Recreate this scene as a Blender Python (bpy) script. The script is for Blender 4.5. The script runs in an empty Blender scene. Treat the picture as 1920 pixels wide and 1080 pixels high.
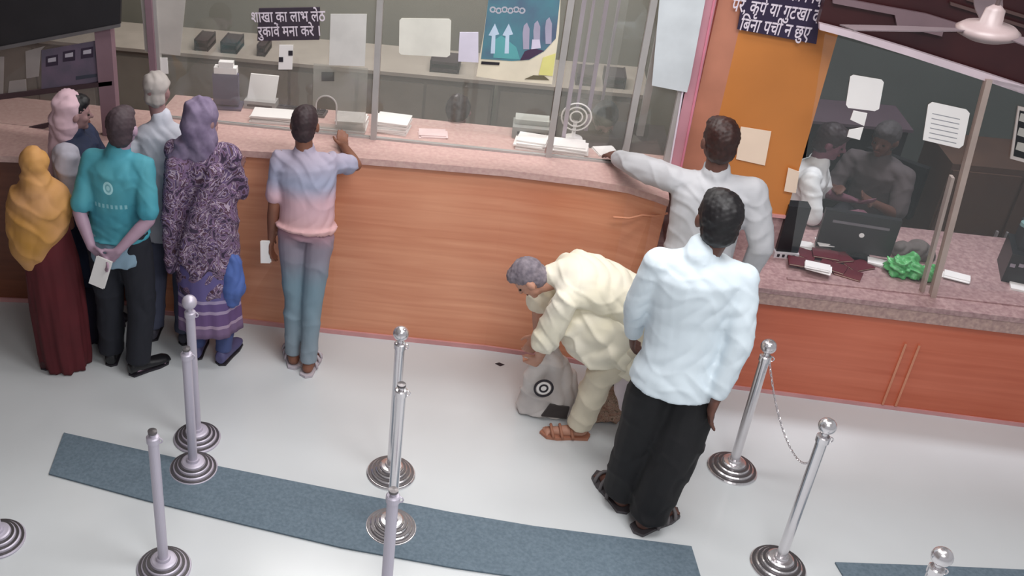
import bpy, bmesh, math, random
import numpy as np
from mathutils import Vector, Matrix, Quaternion

random.seed(7)
S = bpy.context.scene
COL = S.collection
R = math.radians
PI = math.pi

# ------------------------------------------------------------------ camera
F_PX, PITCH, ROLL, CAM_H, CX, CY, YAW = 1906.4, .53917, .02858, 3.70, 625.9, 473.9, -.17383
fw = Vector((math.sin(YAW)*math.cos(PITCH), math.cos(YAW)*math.cos(PITCH), -math.sin(PITCH)))
rt = Vector((math.cos(YAW), -math.sin(YAW), 0))
up = rt.cross(fw)
cr = rt*math.cos(ROLL) + up*math.sin(ROLL)
cu = -rt*math.sin(ROLL) + up*math.cos(ROLL)
camd = bpy.data.cameras.new('camera')
cam = bpy.data.objects.new('camera', camd)
COL.objects.link(cam)
m = Matrix((cr, cu, -fw)).transposed().to_4x4()
m.translation = Vector((0, 0, CAM_H))
cam.matrix_world = m
camd.sensor_width = 36
camd.lens = F_PX/1920*36
camd.shift_x = (960-CX)/1920
camd.shift_y = (CY-540)/1920
camd.clip_start = .05
S.camera = cam

# ------------------------------------------------------------------ world, lights, exposure
w = bpy.data.worlds.new('world'); S.world = w; w.use_nodes = True
w.node_tree.nodes['Background'].inputs[0].default_value = (.93, .95, 1, 1)
w.node_tree.nodes['Background'].inputs[1].default_value = .32
S.view_settings.view_transform = 'Standard'
S.view_settings.look = 'None'
S.view_settings.exposure = .1
S.view_settings.gamma = 1


def area(name, loc, sx, sy, power, col=(1, 1, 1)):
    l = bpy.data.lights.new(name, 'AREA'); l.shape = 'RECTANGLE'
    l.size, l.size_y, l.energy, l.color = sx, sy, power, col
    o = bpy.data.objects.new(name, l); o.location = loc; COL.objects.link(o)
    return o


area('unseen_ceiling_light', (1.0, 2.9, 4.05), 1.6, 1.0, 74, (1, .99, .99))
area('unseen_ceiling_light', (.9, .5, 4.05), 1.8, .9, 78, (1, .99, .99))  # unseen lamp added toward the front to brighten vertical counter faces
area('unseen_ceiling_light', (-.3, 4.4, 4.05), 1.6, .5, 32, (1, .97, .97))
area('unseen_ceiling_light', (-.6, 6.4, 4.05), 2.4, .7, 84, (1, .98, .95))  # unseen lamp, strengthened to brighten the space behind the tall glass
area('unseen_ceiling_light', (2.6, 3.2, 4.05), .9, .6, 9, (1, .97, .97))
area('unseen_ceiling_light', (2.4, 6.1, 4.05), .8, .5, 66, (.92, .94, 1))  # unseen lamp, moved and strengthened to brighten the right cabin


# ------------------------------------------------------------------ pixel measurements -> world points
def ray(px, py):
    return fw*F_PX + cr*(px-CX) - cu*(py-CY)


def AZ(px, py, z=0.):
    d = ray(px, py); t = (z-CAM_H)/d.z
    return Vector((0, 0, CAM_H)) + d*t


def AY(px, py, y):
    d = ray(px, py); t = y/d.y
    return Vector((0, 0, CAM_H)) + d*t


# ------------------------------------------------------------------ materials
def lin(c):
    return tuple((v/255/12.92 if v/255 <= .04045 else ((v/255+.055)/1.055)**2.4) for v in c)


_M = {}


def mat(name, c, rough=.6, metal=0., var=.08, scale=6., bump=0., spec=.5, c2=None, stretch=(1, 1, 1), detail=4):
    if name in _M: return _M[name]
    m = bpy.data.materials.new(name); m.use_nodes = True
    nt = m.node_tree; b = nt.nodes['Principled BSDF']
    b.inputs['Roughness'].default_value = rough
    b.inputs['Metallic'].default_value = metal
    b.inputs['Specular IOR Level'].default_value = spec
    L = lin(c)
    tc = nt.nodes.new('ShaderNodeTexCoord'); mp = nt.nodes.new('ShaderNodeMapping')
    mp.inputs['Scale'].default_value = stretch
    nz = nt.nodes.new('ShaderNodeTexNoise'); nz.inputs['Scale'].default_value = scale; nz.inputs['Detail'].default_value = detail
    nt.links.new(tc.outputs['Object'], mp.inputs[0]); nt.links.new(mp.outputs[0], nz.inputs['Vector'])
    rp = nt.nodes.new('ShaderNodeValToRGB')
    if c2 is None:
        A = [v*(1-var) for v in L]; B = [min(1, v*(1+var)) for v in L]
    else:
        A = L; B = lin(c2)
    rp.color_ramp.elements[0].position = .32; rp.color_ramp.elements[1].position = .68
    rp.color_ramp.elements[0].color = (*A, 1); rp.color_ramp.elements[1].color = (*B, 1)
    nt.links.new(nz.outputs['Fac'], rp.inputs[0]); nt.links.new(rp.outputs[0], b.inputs['Base Color'])
    if bump:
        bp = nt.nodes.new('ShaderNodeBump'); bp.inputs['Strength'].default_value = bump; bp.inputs['Distance'].default_value = .01
        nt.links.new(nz.outputs['Fac'], bp.inputs['Height']); nt.links.new(bp.outputs[0], b.inputs['Normal'])
    _M[name] = m
    return m


def glass(name, film=.12, tint=(205, 212, 205), refl=.10):
    m = bpy.data.materials.new(name); m.use_nodes = True
    nt = m.node_tree; nt.nodes.clear(); N = nt.nodes.new
    out = N('ShaderNodeOutputMaterial'); tr = N('ShaderNodeBsdfTransparent'); gl = N('ShaderNodeBsdfGlossy'); df = N('ShaderNodeBsdfDiffuse')
    gl.inputs['Roughness'].default_value = .02
    df.inputs['Color'].default_value = (*lin(tint), 1)
    m1 = N('ShaderNodeMixShader'); m2 = N('ShaderNodeMixShader')
    m1.inputs[0].default_value = film; m2.inputs[0].default_value = refl
    nt.links.new(tr.outputs[0], m1.inputs[1]); nt.links.new(df.outputs[0], m1.inputs[2])
    nt.links.new(m1.outputs[0], m2.inputs[1]); nt.links.new(gl.outputs[0], m2.inputs[2])
    nt.links.new(m2.outputs[0], out.inputs[0])
    _M[name] = m
    return m


def laminate(name, ca, cb, rough=.28):
    """orange wood laminate: long horizontal grain in object space"""
    m = bpy.data.materials.new(name); m.use_nodes = True; nt = m.node_tree; N = nt.nodes.new
    b = nt.nodes['Principled BSDF']; b.inputs['Roughness'].default_value = rough
    tc = N('ShaderNodeTexCoord'); mp = N('ShaderNodeMapping'); mp.inputs['Scale'].default_value = (.7, 4, 16)
    n1 = N('ShaderNodeTexNoise'); n1.inputs['Scale'].default_value = 1.6; n1.inputs['Detail'].default_value = 6; n1.inputs['Distortion'].default_value = .5
    nt.links.new(tc.outputs['Object'], mp.inputs[0]); nt.links.new(mp.outputs[0], n1.inputs['Vector'])
    n2 = N('ShaderNodeTexNoise'); n2.inputs['Scale'].default_value = 1.1; n2.inputs['Detail'].default_value = 2
    nt.links.new(tc.outputs['Object'], n2.inputs['Vector'])
    ad = N('ShaderNodeMath'); ad.operation = 'ADD'; s1 = N('ShaderNodeMath'); s1.operation = 'MULTIPLY'; s1.inputs[1].default_value = .45
    s2 = N('ShaderNodeMath'); s2.operation = 'MULTIPLY'; s2.inputs[1].default_value = .55
    nt.links.new(n1.outputs['Fac'], s1.inputs[0]); nt.links.new(n2.outputs['Fac'], s2.inputs[0])
    nt.links.new(s1.outputs[0], ad.inputs[0]); nt.links.new(s2.outputs[0], ad.inputs[1])
    rp = N('ShaderNodeValToRGB'); rp.color_ramp.elements[0].position = .36; rp.color_ramp.elements[1].position = .64
    rp.color_ramp.elements[0].color = (*lin(ca), 1); rp.color_ramp.elements[1].color = (*lin(cb), 1)
    nt.links.new(ad.outputs[0], rp.inputs[0]); nt.links.new(rp.outputs[0], b.inputs['Base Color'])
    bp = N('ShaderNodeBump'); bp.inputs['Strength'].default_value = .06; bp.inputs['Distance'].default_value = .004
    nt.links.new(n1.outputs['Fac'], bp.inputs['Height']); nt.links.new(bp.outputs[0], b.inputs['Normal'])
    _M[name] = m
    return m


# ------------------------------------------------------------------ objects
def obj(name, bm_or_me, material=None, parent=None, smooth=False, bevel=0.):
    if isinstance(bm_or_me, bmesh.types.BMesh):
        bm = bm_or_me
        if bevel:
            bmesh.ops.bevel(bm, geom=[e for e in bm.edges if len(e.link_faces) == 2 and e.calc_face_angle(0) > .5],
                            offset=bevel, segments=2, profile=.7, affect='EDGES', clamp_overlap=True)
        bmesh.ops.recalc_face_normals(bm, faces=bm.faces)
        me = bpy.data.meshes.new(name); bm.to_mesh(me); bm.free()
    else:
        me = bm_or_me
    o = bpy.data.objects.new(name, me); COL.objects.link(o)
    if material: me.materials.append(material)
    if smooth:
        me.polygons.foreach_set('use_smooth', [True]*len(me.polygons))
    if parent:
        o.parent = parent
    return o


def tag(o, label=None, cat=None, group=None, kind=None):
    if label: o['label'] = label
    if cat: o['category'] = cat
    if group: o['group'] = group
    if kind: o['kind'] = kind
    return o


def thing(name, label, cat, loc=(0, 0, 0), rot=0, group=None):
    o = bpy.data.objects.new(name, None); COL.objects.link(o)
    o.location = loc; o.rotation_euler = (0, 0, rot); o.empty_display_size = .05
    return tag(o, label, cat, group)


def struct(name, bm, m, bevel=0.):
    o = obj(name, bm, m, bevel=bevel); o['kind'] = 'structure'; return o


def BX(bm, x0, x1, y0, y1, z0, z1, M=None):
    v = [Vector((x, y, z)) for x in (x0, x1) for y in (y0, y1) for z in (z0, z1)]
    if M: v = [M @ p for p in v]
    v = [bm.verts.new(p) for p in v]
    for f in ((0, 1, 3, 2), (4, 6, 7, 5), (0, 4, 5, 1), (2, 3, 7, 6), (0, 2, 6, 4), (1, 5, 7, 3)):
        bm.faces.new([v[i] for i in f])
    return bm


def box(x0, x1, y0, y1, z0, z1, M=None):
    return BX(bmesh.new(), x0, x1, y0, y1, z0, z1, M)


def prism(pts, off):
    """polygon of 3D points pushed along off"""
    bm = bmesh.new(); off = Vector(off)
    a = [bm.verts.new(Vector(p)) for p in pts]; b = [bm.verts.new(Vector(p)+off) for p in pts]
    n = len(pts)
    bm.faces.new(a); bm.faces.new(b[::-1])
    for i in range(n): bm.faces.new([a[i], b[i], b[(i+1) % n], a[(i+1) % n]])
    return bm


def lathe(prof, n=32, M=None, bm=None, cap=True):
    bm = bm or bmesh.new(); rows = []
    for r, z in prof:
        if r < 1e-6: rows.append([bm.verts.new((M @ Vector((0, 0, z))) if M else (0, 0, z))])
        else:
            rw = []
            for k in range(n):
                p = Vector((r*math.cos(2*PI*k/n), r*math.sin(2*PI*k/n), z))
                rw.append(bm.verts.new(M @ p if M else p))
            rows.append(rw)
    for a, b in zip(rows, rows[1:]):
        for k in range(n):
            q = [a[k % len(a)], a[(k+1) % len(a)], b[(k+1) % len(b)], b[k % len(b)]]
            q = list(dict.fromkeys(q))
            if len(q) > 2: bm.faces.new(q)
    if not cap:
        bmesh.ops.remove_doubles(bm, verts=bm.verts, dist=1e-6)
        return bm
    for rw in (rows[0], rows[-1]):
        if len(rw) > 2: bm.faces.new(rw)
    return bm


def tube(bm, pts, rad, n=12, caps=True):
    """tapered tube through points, hemispherical-ish joints by rings"""
    pts = [Vector(p) for p in pts]
    if not hasattr(rad, '__len__'): rad = [rad]*len(pts)
    rows = []; side = None
    for i, p in enumerate(pts):
        d = ((pts[min(i+1, len(pts)-1)]-p).normalized() + (p-pts[max(i-1, 0)]).normalized()).normalized()
        if side is None:
            side = d.orthogonal().normalized()
        else:
            side = (side - d*side.dot(d)).normalized()
        o = d.cross(side)
        rows.append([bm.verts.new(p + side*rad[i]*math.cos(2*PI*k/n) + o*rad[i]*math.sin(2*PI*k/n)) for k in range(n)])
    for a, b in zip(rows, rows[1:]):
        for k in range(n): bm.faces.new([a[k], a[(k+1) % n], b[(k+1) % n], b[k]])
    if caps:
        bm.faces.new(rows[0][::-1]); bm.faces.new(rows[-1])
    return bm


def ball(bm, c, rx, ry=None, rz=None, M=None, sub=2):
    ry = ry or rx; rz = rz or rx
    T = Matrix.Translation(Vector(c)) @ (M.to_4x4() if M else Matrix()) @ Matrix.Diagonal((rx, ry, rz, 1))
    bmesh.ops.create_icosphere(bm, subdivisions=sub, radius=1, matrix=T)
    return bm


def limb(bm, pts, rad, n=14):
    """capsule chain: closed spheres joined by closed cones (fused later)"""
    pts = [Vector(p) for p in pts]
    for p, r in zip(pts, rad): ball(bm, p, r)
    for i in range(len(pts)-1):
        if (pts[i+1]-pts[i]).length > 1e-4: tube(bm, [pts[i], pts[i+1]], [rad[i], rad[i+1]], n)
    return bm


def eloft(bm, rings, n=24):
    """closed loft through elliptical rings (centre, a, b)"""
    rows = []
    for c, a, b in rings:
        rows.append([bm.verts.new(c + a*math.cos(2*PI*k/n) + b*math.sin(2*PI*k/n)) for k in range(n)])
    for p, q in zip(rows, rows[1:]):
        for k in range(n): bm.faces.new([p[k], p[(k+1) % n], q[(k+1) % n], q[k]])
    bm.faces.new(rows[0][::-1]); bm.faces.new(rows[-1])
    return bm


def fuse(name, bm, material, parent, voxel=.009, smooth=5, wr=0., wk=22., seed=0, floor=None, droop=None, nz=0.):
    """one continuous surface out of overlapping closed solids; wr = cloth fold depth"""
    bmesh.ops.recalc_face_normals(bm, faces=bm.faces)
    me = bpy.data.meshes.new('tmp'); bm.to_mesh(me); bm.free()
    o = bpy.data.objects.new('tmp', me); COL.objects.link(o)
    r = o.modifiers.new('r', 'REMESH'); r.mode = 'VOXEL'; r.voxel_size = voxel; r.adaptivity = 0
    s = o.modifiers.new('s', 'SMOOTH'); s.factor = .6; s.iterations = smooth
    dg = bpy.context.evaluated_depsgraph_get()
    me2 = bpy.data.meshes.new_from_object(o.evaluated_get(dg))
    bpy.data.objects.remove(o); bpy.data.meshes.remove(me)
    me2.name = name; me2.materials.clear()
    n = len(me2.vertices)
    if (wr or nz) and n:
        co = np.empty(n*3, np.float32); me2.vertices.foreach_get('co', co); co = co.reshape(-1, 3)
        no = np.empty(n*3, np.float32); me2.vertices.foreach_get('normal', no); no = no.reshape(-1, 3)
        x, y, z = co.T; q = seed*1.7
        d = np.zeros(n, np.float32)
        if wr:
            wx = x + .05*np.sin(z*9+q) + .03*np.sin(z*23+y*11+q)
            wz = z + .06*np.sin(x*12+y*8+q) + .02*np.sin(x*31+q*2)
            f1 = np.sin(wx*wk*1.3 + y*wk + 3*np.sin(wz*3+q)); f2 = np.sin(wz*wk*1.1 + wx*wk*.55 + q)
            f3 = np.sin(wz*wk*2.1 - wx*wk*1.2 + 2*q); pat = .5+.5*np.sin(x*7+z*5+q)*np.sin(z*8-y*6+2*q)
            d += wr*(.5*np.abs(f1)+.45*(1-np.abs(f2))**2*2*pat+.25*f3*pat-.5)
        if nz:
            d += nz*(np.sin(x*170+q)*np.sin(y*150+z*60)*np.sin(z*160+x*50))
        co += no*d[:, None]
        if floor is not None: co[:, 2] = np.maximum(co[:, 2], floor)
        me2.vertices.foreach_set('co', co.reshape(-1)); me2.update()
    return obj(name, me2, material, parent, smooth=True)


def lettering(text, size, matrix, m, parent, name='lettering', thick=.001, align='CENTER', squash=1.):
    c = bpy.data.curves.new('t', 'FONT'); c.body = text; c.size = size; c.extrude = thick; c.offset = size*.012
    c.align_x = align; c.align_y = 'CENTER'; c.space_line = .95
    o = bpy.data.objects.new('t', c); COL.objects.link(o)
    dg = bpy.context.evaluated_depsgraph_get()
    me = bpy.data.meshes.new_from_object(o.evaluated_get(dg)); bpy.data.objects.remove(o)
    me.transform(Matrix.Diagonal((squash, 1, 1, 1))); me.name = name
    me.transform(matrix)
    return obj(name, me, m, parent)


def copy_tree(o, parent=None):
    c = o.copy(); COL.objects.link(c); c.parent = parent
    for ch in list(o.children): copy_tree(ch, c)
    return c


# common materials
M_floor = mat('floor_tile', (206, 210, 212), .22, var=.03, scale=1.2, spec=.4)
M_lam = laminate('orange_laminate', (202, 130, 98), (228, 164, 130))
M_lam_d = laminate('orange_laminate_dark', (190, 96, 68), (212, 120, 92), .32)
M_lam_b = laminate('dark_brown_laminate', (108, 58, 40), (134, 78, 54), .35)
M_ora = mat('orange_board', (200, 126, 62), .4, var=.07, scale=2)
M_gran = mat('pink_granite', (194, 156, 152), .3, scale=40, c2=(210, 178, 170), detail=8)
M_gran2 = mat('grey_pink_granite', (150, 118, 120), .35, scale=45, c2=(182, 152, 150), detail=8)
M_pinktrim = mat('pink_trim', (206, 150, 150), .35)
M_wallb = mat('olive_wall', (134, 130, 118), .8, scale=2, var=.06)
M_wallr = mat('grey_green_wall', (88, 92, 88), .8, scale=2)
M_cab = mat('steel_cabinet', (134, 126, 118), .45, var=.04)
M_dark = mat('dark_trim', (45, 40, 42), .5)
M_mar = mat('dark_maroon_wood', (44, 18, 24), .35, c2=(62, 26, 28), scale=3)
M_alu = mat('aluminium', (196, 190, 192), .35, metal=.55)
M_chrome = mat('chrome', (226, 222, 225), .2, metal=.82, var=.02)
M_chrome_d = mat('dark_rim', (104, 100, 102), .3, metal=.6)
M_lilac = mat('hazy_lilac_steel', (196, 190, 204), .45, metal=.35, var=.02)  # pale haze over these posts put into the metal's colour and roughness
M_paper = mat('white_paper', (240, 236, 234), .7, var=.02)
M_paper2 = mat('cream_paper', (245, 222, 200), .7, var=.03)
M_ink = mat('ink_black', (40, 36, 44), .6)
M_navy = mat('navy_sign', (62, 46, 66), .5)
M_letter = mat('white_lettering', (226, 214, 226), .6, var=0)
M_glass = glass('counter_glass', .10, (190, 192, 182), .05)
M_glass_r = glass('dark_room_glass', .02, (150, 165, 165), .04)
M_frost = glass('frosted_acrylic', .55, (222, 220, 214), .05)
M_black = mat('black_plastic', (24, 24, 28), .4)
M_mat = mat('slate_mat', (92, 108, 120), .9, scale=60, c2=(108, 124, 136), bump=.3)
M_cabin = mat('brown_board', (72, 50, 42), .5, c2=(88, 62, 50), scale=3)
M_eye = mat('eye_dark', (25, 18, 16), .2)
M_lip = mat('lip', (110, 60, 55), .5)
M_green = mat('green_plastic', (60, 150, 80), .35, c2=(110, 190, 120), scale=18)

# ------------------------------------------------------------------ structure
ZC = 1.20     # tall counter
ZL = .72      # low counter
GY = 5.46     # tall counter glass plane
GR = 5.20     # right cabin glass plane
struct('floor', box(-5, 5.5, -3, 9.2, -.1, 0), M_floor)
struct('ceiling', box(-5, 5.5, -3, 9.2, 4.15, 4.25), mat('ceiling_white', (200, 198, 196), .9))
struct('wall_back', box(-5, 1.35, 7.6, 7.7, 0, 4.15), M_wallb)
struct('wall_back_right', box(1.35, 5.5, 7.4, 7.5, 0, 4.15), M_wallr)
struct('unseen_wall_left', box(-4.9, -4.8, -3, 9, 0, 4.15), mat('brown_wall', (120, 104, 98), .8))  # unseen side wall, put in brown to darken the left side
struct('wall_partition', box(1.28, 1.36, 6.03, 7.6, 0, 4.15), M_wallr)

# orange pillar between the two cabins (stands on the counters' line)
pl = thing('orange_pillar', 'orange laminated pillar between the tall glass cabin and the low desk cabin', 'pillar')
obj('board', box(1.155, 1.64, 5.47, 5.75, ZL+.26, 4.15), M_ora, pl, bevel=.004)
obj('side_board', prism([(1.02, 5.47, ZL+.26), (1.155, 5.47, ZL+.26), (1.155, 5.47, 4.15), (.985, 5.47, 4.15)], (0, .25, 0)),
    mat('salmon_board', (192, 128, 104), .35), pl)
obj('edge_strip', prism([(.985, 5.462, ZC), (1.02, 5.462, ZC), (1.02, 5.462, 4.15), (.95, 5.462, 4.15)], (0, .02, 0)),
    mat('maroon_edge', (140, 62, 50), .4), pl)
obj('pink_moulding', box(1.03, 1.645, 5.455, 5.47, ZL+.245, ZL+.262), M_pinktrim, pl)
obj('stone_plinth', box(1.02, 1.64, 5.48, 5.75, ZL, ZL+.25), M_gran2, pl)

# ------------------------------------------------------------------ tall counter
ct = thing('service_counter', 'long tall orange laminate service counter with pink granite top', 'counter')
XE = .90
edge = [(-2.08, 5.08), (-1.5, 5.11), (-.9, 5.17), (-.4, 5.2), (.05, 5.22), (.5, 5.2), (.72, 5.17), (.86, 5.10), (.92, 5.06)]
base = [(-2.08, 5.09), (-1.5, 5.12), (-.9, 5.13), (-.4, 5.15), (.05, 5.17), (.5, 5.16), (.72, 5.14), (.86, 5.13), (.90, 5.12)]
bm = bmesh.new()
top = [bm.verts.new((x, y+.03, ZC-.04)) for x, y in edge]; bot = [bm.verts.new((x, y+.0, .03)) for x, y in base]
tb = [bm.verts.new((x, 5.7, ZC-.04)) for x, y in edge]; bb = [bm.verts.new((x, 5.7, .03)) for x, y in base]
for i in range(len(edge)-1):
    bm.faces.new([bot[i], bot[i+1], top[i+1], top[i]]); bm.faces.new([bb[i], tb[i], tb[i+1], bb[i+1]])
bm.faces.new([bot[0], top[0], tb[0], bb[0]]); bm.faces.new([bot[-1], bb[-1], tb[-1], top[-1]])
bm.faces.new(top+tb[::-1]); bm.faces.new(bot[::-1]+bb)
obj('front_panel', bm, M_lam, ct)
obj('worktop', prism([Vector((x, y, ZC-.04)) for x, y in edge]+[Vector((.95, 5.82, ZC-.04)), Vector((-2.08, 5.82, ZC-.04))], (0, 0, .04)), M_gran, ct, bevel=.006)
obj('baseboard', prism([Vector((x, y-.012, 0)) for x, y in base]+[Vector((x, y+.03, 0)) for x, y in base[::-1]], (0, 0, .03)), M_pinktrim, ct)
ct2 = thing('side_counter', 'lower orange counter section at the far left behind the yellow scarf', 'counter')
e2 = [(-3.9, 4.82), (-3.2, 4.9), (-2.7, 4.98), (-2.3, 5.06), (-2.09, 5.08)]
obj('front_panel', prism([Vector((x, y+.08, .03)) for x, y in e2]+[Vector((-2.09, 5.7, .03)), Vector((-3.9, 5.7, .03))], (0, 0, 1.01)), M_lam_b, ct2)
obj('worktop', prism([Vector((x, y, 1.04)) for x, y in e2]+[Vector((-2.09, 5.8, 1.04)), Vector((-3.9, 5.8, 1.04))], (0, 0, .04)), M_gran, ct2, bevel=.006)
obj('baseboard', prism([Vector((x, y+.07, 0)) for x, y in e2]+[Vector((-2.09, 5.2, 0)), Vector((-3.9, 5.1, 0))], (0, 0, .03)), M_pinktrim, ct2)

# low counter on the right
lc = thing('low_counter', 'low orange desk counter with granite slab under the right glass cabin', 'counter')
obj('front_panel', box(.93, 4.2, 5.10, 5.16, .025, ZL-.10), M_lam_d, lc)
obj('worktop', box(.93, 4.2, 5.07, 6.0, ZL-.03, ZL), M_gran2, lc, bevel=.005)
obj('front_slab', box(.93, 4.2, 5.075, 5.13, ZL-.105, ZL-.03), mat('grey_pink_slab', (160, 130, 126), .4, scale=50, c2=(190, 160, 150)), lc, bevel=.004)
obj('baseboard', box(.93, 4.2, 5.092, 5.16, 0, .025), M_pinktrim, lc)
for x in (1.9, 3.1):
    obj('side_support', box(x-.03, x+.03, 5.16, 5.95, 0, ZL-.03), M_lam_d, lc)
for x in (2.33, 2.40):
    obj('pale_strip', box(x-.006, x+.006, 5.088, 5.101, .03, .46), mat('peach_strip', (220, 150, 120), .3, metal=.5), lc)  # two thin pale upright strips on the panel front

# loose cable on the front of the tall counter
bm = bmesh.new()
tube(bm, [AY(1150, 407, 5.13), AY(1180, 409, 5.13), AY(1205, 403, 5.12), AY(1230, 405, 5.11), AY(1252, 400, 5.10)], .006, 8)
tag(obj('cable', bm, mat('peach_cable', (235, 165, 130), .4), smooth=True), 'thin peach cable running along the counter front near its right end', 'cable')


# ------------------------------------------------------------------ glass screens
def post(x0, x1, y, z0, z1, name='post', m=M_alu, parent=None, wd=.018):
    """square post from (x0,z0) to (x1,z1)"""
    return obj(name, prism([(x0-wd, y-.02, z0), (x0+wd, y-.02, z0), (x1+wd, y-.02, z1), (x1-wd, y-.02, z1)], (0, .04, 0)), m, parent, bevel=.003)


gs = thing('glass_screen', 'tall clear glass screen in aluminium posts on the long counter', 'glass screen')
zt = 2.5
xs = [-2.05, -.74, .28, .70, .93]
M_post = mat('pale_post', (176, 172, 170), .4, metal=.2)
for i in range(len(xs)-1):
    a, b = xs[i], xs[i+1]
    obj('glass_pane', box(a+.022, b-.022, GY-.004, GY+.004, ZC+.012, zt), M_glass, gs)
for i, x in enumerate(xs):
    post(x, x+(.0 if i else 0), GY, ZC, zt, parent=gs, m=M_post, wd=.017 if i else .02)
obj('bottom_rail', box(-2.05, .93, GY-.012, GY+.012, ZC, ZC+.012), M_post, gs)
obj('top_rail', box(-2.05, .95, GY-.02, GY+.02, zt, zt+.05), M_post, gs)
# return panes with edges seen between poster and pillar
rs = thing('glass_return', 'inner glass return with pale uprights behind the right end of the tall counter', 'glass screen')
for k, x in enumerate((.36, .42, .50, .58)):
    post(x, x, 5.66+.12*k, ZC if k < 2 else ZC, zt, 'upright', mat('lilac_upright', (166, 152, 168), .4), rs, wd=.007 if k % 2 else .011)
obj('glass_pane', box(.36, .62, 5.9, 5.906, ZC, zt), M_glass, rs)
obj('sill', box(.30, .98, 5.63, 6.08, ZC-.045, ZC), M_dark, rs)
for x in (.32, .96): obj('leg', box(x-.015, x+.015, 6.02, 6.06, 0, ZC-.045), M_dark, rs)
post(.82, .82, 5.9, ZC, zt, 'upright', M_post, rs, .02)
# pink frame against the pillar
pf = thing('pink_door_frame', 'narrow pink upright frame between the glass and the orange pillar', 'frame')
obj('jamb', prism([(.955, 5.44, ZC), (1.02, 5.44, ZC), (1.0, 5.44, 2.6), (.90, 5.44, 2.6)], (0, .02, 0)), mat('pink_jamb', (196, 140, 152), .4), pf)
obj('bead', prism([(.948, 5.432, ZC), (.956, 5.432, ZC), (.905, 5.432, 2.6), (.893, 5.432, 2.6)], (0, .012, 0)), M_letter, pf)
obj('bead', prism([(1.008, 5.432, ZC), (1.018, 5.432, ZC), (.99, 5.432, 2.6), (.98, 5.432, 2.6)], (0, .012, 0)), mat('rose_bead', (215, 130, 150), .4), pf)
obj('foot', box(.94, 1.03, 5.40, 5.44, ZC-.0, ZC+.02), M_pinktrim, pf)

# left cabin screen, post and dark fascia
ls = thing('left_cabin_screen', 'glass cabin screen at far left with pinkish corner post', 'glass screen')
obj('corner_post', prism([(-2.40, 5.36, 1.08), (-2.30, 5.36, 1.08), (-2.27, 5.36, 2.6), (-2.37, 5.36, 2.6)], (0, .06, 0)), mat('mauve_post', (140, 112, 122), .5), ls)
obj('glass_pane', box(-3.85, -2.40, 5.385, 5.393, 1.08, 2.6), glass('left_glass', .18, (150, 135, 130), .04), ls)
obj('post', box(-2.09, -2.05, 5.42, 5.5, 1.08, 2.6), mat('mauve_post', (140, 112, 122)), ls)
obj('post', box(-3.9, -3.85, 5.36, 5.42, 1.08, 2.6), M_post, ls)
obj('top_rail', box(-3.9, -2.05, 5.36, 5.44, 2.6, 2.64), M_post, ls)
p = [AY(-60, 100, 5.34), AY(225, 45, 5.34), AY(228, -60, 5.34), AY(-60, -60, 5.34)]
fb = obj('fascia_board', prism(p, (0, .02, 0)), mat('charcoal_fascia', (44, 42, 46), .45)); tag(fb, 'dark charcoal fascia board across the top left cabin', 'board')
b2 = obj('fascia_edge', prism([AY(-60, 106, 5.33), AY(225, 51, 5.33), AY(225, 45, 5.33), AY(-60, 99, 5.33)], (0, .012, 0)), mat('grey_edge', (110, 106, 108)), fb)
bm = prism([AY(-60, 185, 5.36), AY(210, 152, 5.36), AY(210, 160, 5.36), AY(-60, 195, 5.36)], (0, .02, 0))
obj('mid_rail', bm, mat('dark_mauve', (70, 52, 58)), ls)
bm = prism([AY(-60, 264, 5.37), AY(120, 224, 5.37), AY(120, 232, 5.37), AY(-60, 274, 5.37)], (0, .015, 0))
obj('low_rail', bm, mat('dark_mauve', (70, 52, 58)), ls)

# ------------------------------------------------------------------ right cabin
rc = thing('right_cabin_screen', 'large glass screen with pale top rail over the low desk counter', 'glass screen')
p = [AY(1537, 44, GR), AY(1600, 60, GR), AY(1700, 90, GR), AY(1850, 138, GR), AY(1935, 166, GR), AY(2050, 205, GR),
     AY(2050, 222, GR), AY(1935, 182, GR), AY(1850, 153, GR), AY(1700, 104, GR), AY(1600, 73, GR), AY(1537, 56, GR)]
obj('top_rail', prism(p, (0, .03, 0)), mat('pale_rail', (214, 196, 204), .4), rc)
a, b = AY(1745, 562, GR), AY(1853, 148, GR)
post(a.x, b.x, GR, ZL, b.z, 'post', mat('worn_post', (178, 160, 152), .4, metal=.2), rc, .014)
post(a.x-.045, a.x-.045+(b.x-a.x)*.5, GR+.035, ZL, 1.42, 'inner_post', mat('worn_post', (178, 160, 152)), rc, .008)
obj('glass_pane', prism([(1.66, GR, ZL), (a.x-.016, GR, ZL), (b.x-.016, GR, b.z), (1.50, GR, 2.12)], (0, .006, 0)), M_glass_r, rc)
obj('glass_pane', prism([(a.x+.016, GR, ZL), (4.1, GR, ZL), (4.1, GR, 1.70), (b.x+.016, GR, b.z)], (0, .006, 0)), M_glass_r, rc)
obj('base_channel', box(1.66, 4.1, GR-.01, GR+.014, ZL, ZL+.008), M_gran2, rc)
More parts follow.
